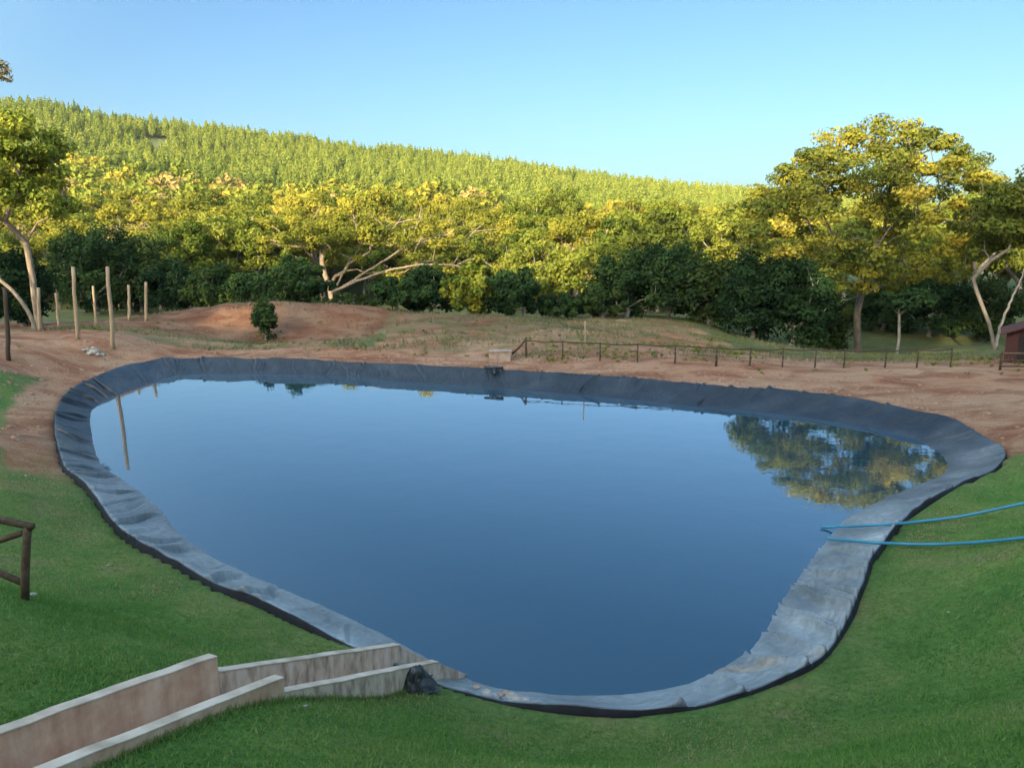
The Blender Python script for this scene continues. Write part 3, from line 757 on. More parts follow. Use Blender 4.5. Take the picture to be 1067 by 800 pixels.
rm.build('roof', M['roof'], sh)
gb = MB(); gb.add([[.0, .0, hS], [wS, .0, hS], [wS/2, .0, hS+.72], [.0, .05, hS], [wS, .05, hS], [wS/2, .05, hS+.72]], None, [[0, 1, 2], [5, 4, 3]])
gb.build('gable', M['redwood'], sh)
dr = MB().box((1.0, -.045, .85), (.85, .03, 1.6)).build('door', M['glass_dark'], sh, bevel=.01)
MB().tube([(1.32, -.08, .8), (1.32, -.1, .9), (1.32, -.08, 1.0)], .015, 6).build('handle', M['wire'], dr)
# short rail fence in front of the shed
r0 = at_y(1042, 384, 37.5); gz = g1(r0[0], r0[1])
rf2 = thing('rail_fence', (r0[0], r0[1], gz), 'short dark rail fence in front of the red shed', 'fence')
for k, xo in enumerate((0, 1.9, 3.8)):
    MB().tube([(xo, 0, -.2), (xo+.01, 0, .5), (xo, 0, .95)], [.065, .06, .06], 9, wob=.06, rng=rngp).build('post', M['darkwood'], rf2, True)
for hz_, r_ in ((.86, .05), (.5, .04), (.22, .04)):
    MB().tube([(-.1, -.07, hz_), (1.9, -.08, hz_-.01), (3.9, -.07, hz_)], r_, 8, wob=.06, rng=rngp).build('rail', M['railwood'] if hz_ > .8 else M['darkwood'], rf2, True)

# ------------------------------------------------------------------ trees
def leaves(rng, cen, rad_, per, size, flat=.6, upw=.2, elong=1.5, shell=.5, spr=None):
    """leaf sprigs scattered through clumps: V, F, tint"""
    n = len(cen)*per
    c = np.repeat(cen, per, 0); r = np.repeat(np.broadcast_to(rad_, len(cen)), per)
    d = rng.normal(size=(n, 3)); d /= np.linalg.norm(d, axis=1)[:, None]
    k = rng.uniform(0, 1, n)**shell
    off = d*(k*r)[:, None]; off[:, 2] *= flat
    p = c+off
    nv = d*.85+np.array([0, 0, upw])+rng.normal(size=(n, 3))*.38; nv /= np.linalg.norm(nv, axis=1)[:, None]
    t = np.cross(nv, rng.normal(size=(n, 3))); t /= np.linalg.norm(t, axis=1)[:, None]
    b = np.cross(nv, t)
    s = size*rng.uniform(.6, 1.35, n)
    a_ = t*(s*.5*elong)[:, None]; b_ = b*(s*.5)[:, None]
    fold_ = nv*(s*rng.uniform(.05, .3, n))[:, None]
    V = np.stack([p-a_, p-b_+fold_, p+a_, p+b_+fold_], 1).reshape(-1, 3)
    F = np.arange(n*4).reshape(n, 4)
    ct = np.repeat(rng.normal(.5, .16, len(cen)), per)
    tint = np.clip(ct+rng.normal(0, .06, n), 0, 1)
    return V, F, np.repeat(tint, 4)

def skeleton(rng, trunk, targets, r_tip=.02, bias=.45, power=.48, wander=.12, rmax=None):
    """grow limbs from the trunk polyline to the clump centres (nearest node, balanced by path length); returns tubes"""
    nodes = [np.array(p, float) for p in trunk]; par = [-1]+list(range(len(trunk)-1))
    plen = [0.0]
    for k in range(1, len(nodes)): plen.append(plen[-1]+np.linalg.norm(nodes[k]-nodes[k-1]))
    top = nodes[-1]; first = max(1, len(trunk)-3)
    order = np.argsort(np.linalg.norm(targets-top, axis=1))
    for t in targets[order]:
        NA = np.array(nodes[first:]); d = np.linalg.norm(NA-t, axis=1)
        pen = np.where(NA[:, 2] > t[2]+.3, 1.6, 1.0)
        k = int(np.argmin(d*pen+bias*np.array(plen[first:])))+first
        a = nodes[k]; dist = np.linalg.norm(t-a); m_ = max(1, int(dist/1.1))
        prev = k
        for q in range(1, m_+1):
            f = q/m_; p = a+(t-a)*f+rng.normal(size=3)*wander*min(1, dist/3)*(f < 1)
            p[2] += .10*dist*math.sin(math.pi*f)*(1 if t[2] > a[2] else -.3)
            nodes.append(p); par.append(prev); plen.append(plen[prev]+np.linalg.norm(p-nodes[prev])); prev = len(nodes)-1
    n = len(nodes); w = np.zeros(n); kids = [[] for _ in range(n)]
    for k in range(n):
        if par[k] >= 0: kids[par[k]].append(k)
    for k in range(n-1, -1, -1):
        w[k] = 1 if not kids[k] else sum(w[c] for c in kids[k])
    R = r_tip*w**power
    if rmax: R = np.minimum(R*(rmax/R.max()) if R.max() > 0 else R, rmax); R = np.maximum(R, r_tip)
    chains = []
    stack = [0]
    seen = set()
    def main_kid(k): return max(kids[k], key=lambda c: w[c])
    starts = [(0, None)]
    while starts:
        s, p = starts.pop()
        ch_ = [p] if p is not None else []
        k = s
        while True:
            ch_.append(k)
            if not kids[k]: break
            mk = main_kid(k)
            for c in kids[k]:
                if c != mk: starts.append((c, k))
            k = mk
        if len(ch_) > 1:
            rr = R[ch_].copy()
            if p is not None: rr[0] = min(R[p], rr[1]*1.25)
            chains.append((np.array([nodes[q] for q in ch_]), rr))
    return chains

def env_points(rng, n, c, r, lo=-.3, shell=.35, mind=.5):
    """clump centres through an ellipsoid, denser toward its skin"""
    out = []
    tries = 0
    while len(out) < n and tries < n*60:
        tries += 1
        d = rng.normal(size=3); d /= np.linalg.norm(d)
        if d[2] < lo: continue
        p = d*rng.uniform(0, 1)**shell
        q = p*np.array(r)
        if mind and out and np.min(np.linalg.norm(np.array(out)-q, axis=1)) < mind: continue
        out.append(q)
    return np.array(out)+np.array(c)

def tree(name, label, cat, base, h, crown_c, crown_r, nclump, clump_r, per, leaf, mat, bark, trunk_r, fork, seed, lo=-.3, flat=.6, lean=(0, 0), shell=.35, mind=None, group=None, bias=.4, extra=None, bare=0, z=None, trunk_pts=None, power=.48, tints=None, rtip=.02, wander=.12):
    """crown_c, crown_r relative to the base; fork = height of the first fork"""
    rng = np.random.default_rng(seed)
    bz = g1(*base) if z is None else z
    t = thing(name, (base[0], base[1], bz), label, cat, group)
    cl = env_points(rng, nclump, crown_c, crown_r, lo, shell, clump_r*.55 if mind is None else mind)
    if extra is not None: cl = np.vstack([cl, extra])
    n = 6
    trunk = [np.array([lean[0]*k*k, lean[1]*k*k, fork*k])+np.append(rng.normal(size=2)*trunk_r*.25*(k > 0), 0) for k in np.linspace(-.06, 1, n)]
    if trunk_pts is not None: trunk = [np.array(p, float) for p in trunk_pts]
    tub = MB()
    targets = cl
    if bare:
        ex = env_points(rng, bare, crown_c, np.array(crown_r)*1.05, lo, .3, .3); targets = np.vstack([cl, ex])
    for P, r in skeleton(rng, trunk, targets, rtip, bias, power, wander, trunk_r):
        if len(P) >= 2:
            rr = r.copy()
            if abs(P[0][2]+.06*fork) < 1e-6: rr[0] *= 1.45; rr[1] = max(rr[1], rr[0]*.74)
            tub.tube(P, rr, 7 if r.max() > .05 else 5, cap=False)
    tub.build('trunk', M[bark], t, True)
    V, F, ti = leaves(rng, cl, clump_r*rng.uniform(.7, 1.3, len(cl)), per, leaf, flat)
    mesh_np('crown', V, F, M[mat], t, ti)
    return t

# the long bare limbs seen against their foliage
def limbs(parent, runs, bark='palebark'):
    o = np.array(parent.location)
    for pix, y0, r0, r1 in runs:
        P = np.array([at_y(a, b, y0-.35*k)-o for k, (a, b) in enumerate(pix)])
        f = np.linspace(0, 1, 4*len(P)-3); q = np.stack([np.interp(f, np.linspace(0, 1, len(P)), P[:, c]) for c in range(3)], 1)
        q[1:-1] = (q[:-2]+2*q[1:-1]+q[2:])/4; rr = np.random.default_rng(int(pix[-1][0])); q[1:-1] += rr.normal(0, .03, q[1:-1].shape)
        MB().tube(q, np.linspace(r0, r1, len(q)), 7, wob=.08, rng=rr).build('limb', M[bark], parent, True)
# the big golden tree right of the pond
b0 = at_y(894, 376, 63)[:2]
bz = g1(*b0)
sc = 63/FPX*1.03
def relpix(px, py, y=63): p = at_y(px, py, y); return p-np.array([b0[0], b0[1], bz])
cc = relpix(912, 240); tp = relpix(925, 124)
ex = np.array([relpix(px, py, 63+dy) for px, py, dy in [(872, 300, -2), (850, 275, -3), (866, 312, -1), (1000, 250, -5), (1028, 225, -3), (1010, 268, 2), (985, 262, -4), (790, 240, -2), (783, 262, 0), (800, 215, 2), (960, 270, -5), (940, 262, 4), (820, 262, -6)]])
rg = np.random.default_rng(2)
dome = [(788, 218), (800, 194), (820, 174), (843, 157), (865, 145), (890, 135), (915, 130), (945, 131), (972, 138), (997, 150), (1016, 166), (1032, 186), (1036, 206), (1028, 226)]
ex = np.vstack([ex, np.array([relpix(a, b, 63+c) for a, b, c in [(838, 286, -2), (860, 284, -4), (884, 278, -4), (905, 284, -5), (926, 280, -4), (948, 288, -2), (966, 284, 0), (986, 290, -1), (900, 298, -3), (878, 298, -3), (930, 298, 0), (815, 276, 0), (1005, 286, 1), (858, 178, 0), (868, 187, -1), (874, 176, 1), (850, 190, 2), (832, 182, 0), (840, 196, -2), (826, 205, 1), (850, 210, -3), (1000, 214, 0), (1012, 232, -2), (912, 268, -6), (890, 262, -6), (850, 300, 0)]])]+[relpix(px+rg.normal(0, 4), py+k*9+rg.normal(0, 3), 63+rg.normal(0, 1.5+k*1.5))[None] for k in range(4) for px, py in dome if not (k == 3 and py < 150)])
tree('broad_tree', 'big broad-crowned golden tree with a dark trunk behind the far fence', 'tree', b0, 20, (cc[0], 0, cc[2]-1.0), (10.6, 9.5, tp[2]-cc[2]+.4), 105, 1.25, 250, .2, 'hero', 'bark', .29, relpix(893, 318)[2], 3, lo=-.12, flat=.5, shell=.30, extra=ex, bias=.22, mind=.95, bare=30, power=.54, trunk_pts=[relpix(893, 382), relpix(894, 362), relpix(893, 342), relpix(893, 326), relpix(897, 308), relpix(903, 288), relpix(908, 266)])
# right edge tree
b1 = at_y(1036, 362, 53)[:2]
tree('pale_trunk_tree', 'dark leafy tree with pale forked trunks at the right edge', 'tree', b1, 13, (2.6, 0, 8.6), (4.6, 4.5, 4.4), 105, 1.0, 200, .2, 'olive', 'bark', .13, 1.6, 8, lo=-.5, flat=.6, bias=.2, bare=10, wander=.15, power=.62, trunk_pts=[at_y(a, b, 53)-np.array([b1[0], 53, g1(*b1)]) for a, b in ((1036, 366), (1034, 350), (1030, 335), (1024, 320), (1018, 304), (1014, 290))])
rt = [o for o in C.objects if o.name.startswith('pale_trunk_tree')][0]
limbs(rt, [([(1037, 364), (1041, 345), (1047, 328), (1054, 312), (1062, 296), (1068, 280)], 53, .11, .05)], 'greybark')
b2 = at_y(936, 356, 56)[:2]
tree('slender_tree', 'small thin-stemmed tree just right of the big golden tree', 'tree', b2, 5, (.3, 0, 4.0), (2.0, 1.8, .9), 20, .8, 70, .26, 'dark', 'greybark', .10, 1.8, 4, flat=.5, power=.6)
# left tall tree and the pale leaning one
b3 = at_y(42, 352, 50)[:2]
tree('tall_tree', 'tall leafy tree with a stout sunlit trunk at the left edge', 'tree', b3, 14, (-.7, 0, 9.8), (3.6, 3.4, 4.1), 80, .85, 190, .19, 'mid', 'palebark', .20, 5.6, 12, lo=-.75, flat=.65, lean=(-.25, 0), bias=.3, power=.62)
b4 = at_y(36, 346, 48)[:2]
tree('leaning_tree', 'pale bare-stemmed tree leaning left past the frame edge', 'tree', b4, 8, (-4.2, 0, 6.4), (2.2, 2, 1.6), 16, .9, 70, .3, 'mid', 'palebark', .12, 3.2, 13, lean=(-1.8, 0), bare=6, bias=.15)
b4 = (at_y(-34, 340, 40)[0], 40); tw = at_y(-10, 78, 40)-np.array([b4[0], 40, g1(*b4)])
tree('twiggy_tree', 'dry twiggy tree whose topmost tips reach in at the left edge of the sky', 'tree', b4, 16, (tw[0], 0, tw[2]), (.95, 1, .8), 14, .35, 40, .10, 'dry', 'greybark', .16, 6, 14, bare=60, bias=.2)
# columnar shrub before the earth bank
b5 = at_y(277, 357, 51.5)[:2]
tree('bank_shrub', 'lone dark upright shrub in front of the earth bank', 'shrub', b5, 2.8, (0, 0, 1.4), (.75, .7, 1.5), 26, .45, 75, .17, 'dark', 'bark', .06, .4, 15, lo=-1, flat=.9, shell=.5, mind=.2)

# dark trees of the stream side, each with its own shape: px of centre, top px y, base y distance, half width px
darks = [(92, 236, 72, 46, 'dark', 'shaded dark tree right behind the row of posts'), (140, 240, 74, 44, 'dark', 'shaded dark tree right of the row of posts'), (178, 268, 72, 34, 'dark', 'low dark tree at the left end of the earth bank'),
 (15, 262, 56, 34, 'dark', 'dark bushy tree behind the leaning pale stem'), (225, 274, 66, 34, 'dark', 'dark bush behind the sunlit patch of earth bank'), (262, 282, 64, 26, 'dark', 'dark bush above the lone upright shrub'), (305, 266, 62, 42, 'dark', 'dark rounded tree on top of the earth bank'),
 (362, 306, 60, 26, 'dark', 'low dark bush at the right end of the earth bank'), (412, 285, 59, 34, 'dark', 'dark bush under the long pale limb'), (448, 280, 61, 34, 'dark', 'dark bush with a thin pale stem beside it'), (492, 276, 60, 30, 'mid', 'green bush in the middle of the dark thicket'),
 (534, 280, 58, 30, 'dark', 'dark bush left of the sunlit lime tree'), (580, 306, 59, 26, 'dark', 'low dark bush under the lime tree'), (628, 300, 60, 26, 'dark', 'dark bush at the foot of the lime tree right side'),
 (655, 262, 62, 40, 'dark', 'broad dark tree in the left of the big dark thicket'), (700, 249, 63, 44, 'dark', 'tallest dark tree in the middle of the thicket'), (742, 262, 62, 36, 'dark', 'dark tree in the right of the thicket'),
 (790, 262, 58, 40, 'dark', 'dark spreading tree left of the big golden tree'), (832, 268, 57, 42, 'dark', 'dark leafy tree just left of the golden tree trunk'), (862, 292, 66, 30, 'dark', 'dark bush behind the golden tree trunk'),
 (925, 286, 74, 40, 'dark', 'dark tree behind the small thin-stemmed tree'), (975, 286, 72, 44, 'dark', 'dark tree filling the gap right of the golden trunk'), (1030, 292, 70, 40, 'dark', 'dark tree behind the pale forked trunks')]
for k, (px, ty, y, hw, mt, lb) in enumerate(darks):
    mt = 'dusk' if mt == 'dark' and k % 3 == 1 else mt
    t_ = at_y(px, ty, y); gz = g1(t_[0], y); h = t_[2]-gz; w = hw*y/FPX*1.03
    nc = int(30+w*h*1.7)
    tree('thicket_tree', lb, 'tree', (t_[0], y), h, (0, 0, h*.50), (w*.95, w*.85, h*.48), nc, min(1.0, h*.17), 140, .205, mt, 'greybark', .13+h*.008, h*.22, 100+k, lo=-1, flat=.75, shell=.42, mind=.45, group='dark trees along the stream')
# lit lime trees among them
for k, (px, ty, y, hw, mt, lb) in enumerate([(598, 250, 66, 30, 'lime', 'sunlit lime green tree standing out of the dark thicket'), (545, 272, 64, 22, 'lime', 'small bright lime tree left of the taller lime tree'), (250, 292, 66, 16, 'lime', 'bright green bush above the sunlit earth')]):
    t_ = at_y(px, ty, y); gz = g1(t_[0], y); h = t_[2]-gz; w = hw*y/FPX*1.03
    tree('lime_tree', lb, 'tree', (t_[0], y), h, (0, 0, h*.58), (w, w*.9, h*.42), int(24+w*h*1.2), 0.75, 140, .2, mt, 'greybark', .14, h*.25, 140+k, lo=-.8, flat=.7)
# thin pale stem before the thicket
st = at_y(458, 338, 67)[:2]
tree('sapling', 'thin pale bare stem in front of the dark bushes', 'tree', st, 4.5, (-.3, 0, 4.4), (.8, .7, .5), 6, .35, 30, .2, 'olive', 'palebark', .07, 3.4, 150, lean=(-.6, 0))

# spreading pale-limbed trees on the valley floor
for k, (px, py, y, H, cx, cr, mt, lb) in enumerate([
    (346, 306, 84, 10.0, 3.6, (11.0, 7, 3.4), 'gold', 'spreading tree with long bare pale limbs behind the earth bank'),
    (334, 286, 94, 11.5, -2.5, (8.5, 7, 4.0), 'gold', 'golden tree with a fan of pale limbs behind the spreading one')]):
    q = at_y(px, py, y); gz = g1(q[0], y)
    ex = None
    if k == 0:
        ex = np.array([at_y(a, b, y+c)-np.array([q[0], y, gz]) for a, b, c in [(500, 268, -2), (525, 276, -3), (480, 262, -2), (470, 278, -3), (545, 285, -3), (452, 218, 0), (440, 210, 1), (505, 230, 0), (420, 240, -3), (395, 252, -4), (375, 268, -3), (430, 266, -5), (458, 252, -4), (480, 240, -3), (360, 244, -4), (345, 262, -4), (410, 285, -3), (325, 255, -2), (445, 238, -4)]])
    tree('spreading_tree', lb, 'tree', (q[0], y), H, (cx, 0, H*.72), cr, 84, 1.15, 210, .2, mt, 'palebark', .34, .9, 160+k, lo=-.15, flat=.5, extra=ex, bare=46, bias=.12, z=gz-.1, power=.5, rtip=.05, wander=.25)

lt = [o for o in C.objects if o.name.startswith('spreading_tree')]
limbs(lt[0], [([(346, 306), (362, 296), (390, 278), (415, 262), (428, 248), (440, 226)], 82, .17, .04), ([(347, 304), (372, 293), (402, 282), (440, 275), (470, 276), (492, 282), (508, 290)], 81, .15, .04), ([(350, 300), (362, 275), (378, 255), (372, 236), (366, 226)], 83, .13, .04),
               ([(400, 272), (425, 256), (455, 246), (490, 242), (520, 238)], 82, .11, .03), ([(378, 282), (372, 262), (362, 246), (350, 238)], 83, .10, .03), ([(412, 262), (408, 244), (396, 232), (384, 222)], 82, .09, .03)])
limbs(lt[1], [([(334, 290), (326, 270), (314, 256), (300, 246), (288, 240)], 92, .15, .04), ([(332, 286), (324, 262), (318, 244), (326, 228), (334, 216)], 92, .14, .04), ([(334, 284), (334, 262), (330, 246), (336, 232)], 89, .13, .04), ([(330, 282), (312, 270), (296, 262)], 88.5, .13, .04)])
# forest trees: four kinds, then copies
def proto_tree(kind, seed, h, cr, cz, nclump, cl, per, leaf, mat, bark, bare=0, tr=.2):
    t = tree(kind, 'x', 'tree', (0, 0), h, (0, 0, cz), cr, nclump, cl, per, leaf, mat, bark, tr, h*.3, seed, lo=-.55, flat=.62, bare=bare, z=0, bias=.3)
    return t
protos = [('golden_tree', proto_tree('golden_tree', 201, 10, (4.6, 4.6, 3.7), 6.3, 50, 1.05, 210, .215, 'gold', 'palebark', 6)),
          ('golden_tree', proto_tree('golden_tree', 202, 9, (5.2, 5.0, 2.9), 6.0, 50, 1.05, 210, .215, 'gold', 'palebark', 6)),
          ('yellow_green_tree', proto_tree('yellow_green_tree', 203, 10.5, (4.2, 4.2, 4.2), 6.2, 50, 1.02, 210, .21, 'lime', 'greybark')),
          ('yellow_green_tree', proto_tree('yellow_green_tree', 204, 9, (4.4, 4.4, 3.4), 5.6, 48, 1.02, 210, .21, 'lime', 'greybark')),
          ('olive_tree', proto_tree('olive_tree', 205, 9.5, (3.8, 3.8, 3.9), 5.6, 46, 1.02, 200, .21, 'olive', 'bark')),
          ('dry_tree', proto_tree('dry_tree', 206, 9.5, (4.0, 4.0, 3.6), 6.0, 34, .85, 60, .24, 'dry', 'palebark', 50))]
rng = np.random.default_rng(77)
def pine_start(u): return np.interp(u, [-.7, -.45, -.3, -.1, .05, .2, .4], [330, 320, 285, 280, 235, 215, 230])
cand = []
y = 88.0
while y < 335:
    sp_ = 7.4+(y-88)*.012
    x = -1.15*y+rng.uniform(0, sp_)
    while x < .95*y:
        px_, py_ = x+rng.normal(0, 1.6), y+rng.normal(0, 1.6)
        u = px_/py_
        if py_ < pine_start(u)+rng.normal(0, 9) and not (py_ < 100 and -.28 < u < -.02): cand.append((px_, py_, u))
        x += sp_
    y += sp_*.85
cand.sort(key=lambda c: c[1])
zones = [(-.34, 'behind the left posts'), (-.02, 'behind the earth bank'), (.24, 'behind the dark thicket'), (9, 'behind the big golden tree')]
def zone(u):
    for lim, nme in zones:
        if u < lim: return nme
look = {'golden_tree': 'rounded golden leafy tree', 'yellow_green_tree': 'yellow-green leafy tree', 'olive_tree': 'dull olive green tree', 'dry_tree': 'half bare pale dry tree'}
KINDW = np.array([.22, .20, .19, .17, .15, .07])
place = []
for (x, y, u) in cand:
    w = KINDW.copy()
    if u > .02 and y < 170: w = w*np.array([1, 1, 1.3, 1.3, 1.6, .6])
    if u > -.15 and rng.uniform() < .15: w = w*np.array([.3, .3, 1, 1, 4, .5])
    k = rng.choice(6, p=w/w.sum())
    lim_ = (.178*y-7.5+2.2)/10.6 if -.66 < u < .12 else 9
    place.append((x, y, u, k, min(lim_, rng.uniform(.85, 1.5)), rng.uniform(0, 6.28)))
vis = [p for p in place if abs(p[2]) < .70 and not (p[2] > .30 and p[1] > 130)]; side = [p for p in place if .70 <= abs(p[2])]
objs = vis[:285]; ids = set(id(p) for p in objs); rest = [p for p in vis if id(p) not in ids]+side
used = [False]*6
ZB = G(np.array([p[0] for p in objs]), np.array([p[1] for p in objs]), False)
for p, z in zip(objs, ZB):
    x, y, u, k, s, r = p
    nm, src = protos[k]
    o = src if not used[k] else copy_tree(src)
    used[k] = True
    o.location = (x, y, z-.1); o.rotation_euler = (0, 0, r); o.scale = (s, s, s*rng.uniform(.9, 1.12))
    dist_ = 'near the valley floor' if y < 130 else 'on the middle slope' if y < 190 else 'high on the slope'
    o['label'] = f"{look[nm]} {dist_} {zone(u)}"; o['group'] = f"{look[nm]}s {dist_} {zone(u)}"
print('forest objs', len(objs), 'rest', len(rest))

def merged(name, plist, meshes, mats):
    """one object holding many far trees (merged copies): the far wood"""
    Vs, Fs, T, FM = [], [], [], []; n = 0
    Z = G(np.array([p[0] for p in plist]), np.array([p[1] for p in plist]), False)
    for p, z in zip(plist, Z):
        V, F, t, mi = meshes[p[3]]
        c, s_ = math.cos(p[5]), math.sin(p[5]); k = p[4]
        W_ = np.column_stack([V[:, 0]*c-V[:, 1]*s_, V[:, 0]*s_+V[:, 1]*c, V[:, 2]])*k+np.array([p[0], p[1], z-.1])
        Vs.append(W_); Fs.append(F+n); n += len(V); T.append(np.clip(t+p[6], 0, 1)); FM.append(np.full(len(F), mi))
    o = mesh_np(name, np.concatenate(Vs), np.concatenate(Fs), mats, None, np.concatenate(T), np.concatenate(FM))
    return tag(o, kind='stuff')
wm_ = []
for k, (mi, rr_, hh) in enumerate([(0, (4.4, 4.4, 3.4), 6), (0, (5, 5, 2.8), 5.8), (1, (4.2, 4.2, 4), 6), (1, (4.3, 4.3, 3.2), 5.4), (2, (3.8, 3.8, 3.7), 5.4), (3, (4, 4, 3.4), 5.8)]):
    r_ = np.random.default_rng(300+k)
    cl = env_points(r_, 26, (0, 0, hh), rr_, -.4, .3, .9)
    V, F, t = leaves(r_, cl, 1.35, 12, .85, .6); wm_.append((V, F, t, mi))
rest7 = [p+(rng.normal(0, .08),) for p in rest]
if rest7: tag(merged('far_woodland', rest7, wm_, [M['gold'], M['lime'], M['olive'], M['dry']]), 'golden mixed woodland covering the lower hillside', 'woodland')

# pines
def pine_mesh(seed, h, w, nl, per, leaf):
    r = np.random.default_rng(seed); cl = []; rd = []
    for k in range(nl):
        f = k/(nl-1); z = h*(.26+.72*f)
        rr = w*1.12*(1-f)**.55*(.75+.5*r.uniform())*(1 if f > .12 else .75)
        m_ = max(1, int(2+rr*2.2))
        a0 = r.uniform(0, 6)
        for q in range(m_):
            a = a0+q*6.283/m_+r.normal(0, .3); cl.append([math.cos(a)*rr*.62, math.sin(a)*rr*.62, z+r.normal(0, .2)]); rd.append(max(.28, rr*.5))
    cl = np.array(cl)
    V, F, t = leaves(r, cl, np.array(rd), per, leaf, .9, .35)
    tb = MB().tube([(0, 0, -.3), (0, 0, h*.5), (0, 0, h*.95)], [.16, .11, .03], 5, cap=False)
    TV = np.concatenate(tb.V); TF = np.concatenate(tb.F4)
    return np.vstack([V, TV]), np.vstack([F, TF+len(V)]), np.concatenate([t, np.full(len(TV), .5)]), len(F), len(TF)
pine_protos = []
for k, (h, w) in enumerate([(13, 2.1), (12, 2.5), (13.5, 2.0), (11, 2.4), (12.5, 2.8), (11.5, 1.8), (12, 2.2), (10, 2.6)]):
    V, F, t, nf, ntf = pine_mesh(400+k, h, w, 12, 46, .34)
    o = mesh_np('pine_tree', V, F, [M['pine'], M['bark']], None, t, [0]*nf+[1]*ntf); pine_protos.append(o)
pm_low = []
for k, (h, w) in enumerate([(13, 2.1), (12, 2.5), (13.5, 2.0), (11, 2.4), (12.5, 2.8), (11.5, 1.8), (12, 2.2), (10, 2.6)]):
    V, F, t, nf, ntf = pine_mesh(420+k, h, w, 9, 18, .5); pm_low.append((V[:nf*4], F[:nf], t[:nf*4], 0))
pl = []
rng = np.random.default_rng(91)
y = 200.0
while y < 505:
    sp_ = 3.5+max(0, (y-200))*.002
    x = -1.15*y+rng.uniform(0, sp_)
    while x < .62*y:
        a_, b_ = x+rng.normal(0, 1.2), y+rng.normal(0, 1.2); u = a_/b_
        gap = fbm(a_/28, b_/40, 55, 3)
        if b_ > pine_start(u)+gap*22 and gap > -.40 and rng.uniform() > .06: pl.append((a_, b_, u, int(rng.integers(8)), rng.uniform(.58, 1.02) if b_ < 430 else rng.uniform(.7, .9), rng.uniform(0, 6.28), rng.normal(0, .1)+fbm(a_/60, b_/60, 61, 2)*.18))
        x += sp_
    y += sp_*.95
front = sorted(pl, key=lambda p: p[1]-pine_start(p[2])+(1e4 if abs(p[2]) > .69 or p[2] > .32 else 0))
objs = front[:290]; rest = front[290:]
Z = G(np.array([p[0] for p in objs]), np.array([p[1] for p in objs]), False)
used = [False]*8
for p, z in zip(objs, Z):
    k = p[3]; o = pine_protos[k] if not used[k] else pine_protos[k].copy()
    if used[k]: C.objects.link(o)
    used[k] = True
    o.location = (p[0], p[1], z-.1); o.rotation_euler = (0, 0, p[5]); o.scale = (p[4]*1.1, p[4]*1.1, p[4]*rng.uniform(.85, 1.05))
    zn = 'above the left posts' if p[2] < -.34 else 'above the earth bank' if p[2] < -.02 else 'above the dark thicket'
    tag(o, f'pale green pine on the lower edge of the plantation {zn}', 'pine tree', f'plantation edge pines {zn}')
tag(merged('pine_forest', rest, pm_low, [M['pine']]), 'pale green pine plantation covering the hill', 'pine forest')
print('pines', len(pl))

# unseen wood added behind the viewpoint to shade the pond, gaps cut for sun
rng = np.random.default_rng(17)
tz = math.tan(rad(SUN_EL))
n = 52000
xr = rng.uniform(-170, 60, n); yr = -43+rng.normal(0, 2.2, n)
gr_ = G(xr[::50], yr[::50], False); gzr = np.interp(xr, np.sort(xr[::50]), gr_[np.argsort(xr[::50])])
top = 36.4+fbm(xr/9, xr*0, 71, 3)*1.7
top = top+2.2*smooth(-46, -36, xr)
top = top-5.0*smooth(-62, -70, xr)*(1-smooth(-80, -90, xr))+3.5*smooth(-84, -96, xr)*(1-smooth(-110, -125, xr))
zr = gzr-1+(top-gzr+1)*rng.uniform(0, 1, n)**.8
pr = np.stack([xr, yr, zr], 1)
keep = np.ones(n, bool)
beams = [(at_y(247, 328, 54.5), 1.5, 1.1), (at_y(36, 275, 50), 1.2, 2.2), (at_y(346, 296, 84), 3.0, 1.6), (at_y(1001, 346, 66), 1.2, .9), (at_y(985, 365, 56), 1.6, .35), (at_y(598, 285, 66), 2.0, 2.6), (at_y(545, 288, 64), 1.6, 1.2), (at_y(868, 305, 62), .9, 1.0)]  # spots to be sunlit: leaves on the rays to them are left out
sx = np.cross(TO_SUN, [0, 0, 1]); sx /= np.linalg.norm(sx); su = np.cross(sx, TO_SUN)
for tgt, hw, hh in beams:
    d = pr-tgt; keep &= ~((np.abs(d@sx) < hw+.45) & (np.abs(d@su) < hh+.45))
pr = pr[keep]
V, F, t = leaves(rng, pr, .35, 1, 1.0, 1, .2)
rw = mesh_np('shade_woodland', V, F, M['dark'], None, t); tag(rw, 'unseen wood added on the ridge behind the viewpoint to cast shade', 'woodland', kind='stuff')

# ------------------------------------------------------------------ turf and weeds
m = leaf_mat('turf_blades', [(.05, (.075, .165, .035)), (.45, (.125, .235, .05)), (.75, (.20, .26, .075)), (1, (.31, .26, .12))], .4); M['turf'] = m
rng = np.random.default_rng(23)
n = 330000
yy = 4.2+(26-4.2)*rng.uniform(0, 1, n)**2.0; xx = rng.uniform(-.74, .74, n)*(yy+2.0)
sd = sdist(xx, yy)
ok = sd > .32
q = np.stack([xx, yy], 1)-CH_R0; t_ = q@CH_DIR; w_ = q@CH_PERP
ok &= ~((t_ > -1.2) & (t_ < tR[5][0]) & (w_ > -.18) & (w_ < CH_W+.18))
sl = np.maximum(np.where(xx < -11, smooth(-2.5, 2.5, yy-23+np.clip((-15.0-xx)*1.1, -4, 30)*.45), 0), np.where(xx > 8, smooth(-1.2, 1.6, yy-23.3-np.clip(xx-15.5, 0, 30)*.15), 0))
den = np.clip(.9-sl-.6*(1-smooth(.1, .9, sd))+fbm(xx/1.3, yy/1.3, 81, 4)*.55, .04, 1)
ok &= rng.uniform(0, 1, n) < den
xx, yy = xx[ok], yy[ok]; zz = G(xx, yy); n = len(xx)
n0 = n
hgt = rng.uniform(.018, .05, n)*(1+.8*np.clip(fbm(xx/.7, yy/.7, 83, 3), 0, 1)); wd = rng.uniform(.004, .009, n)*(1+yy*.06)
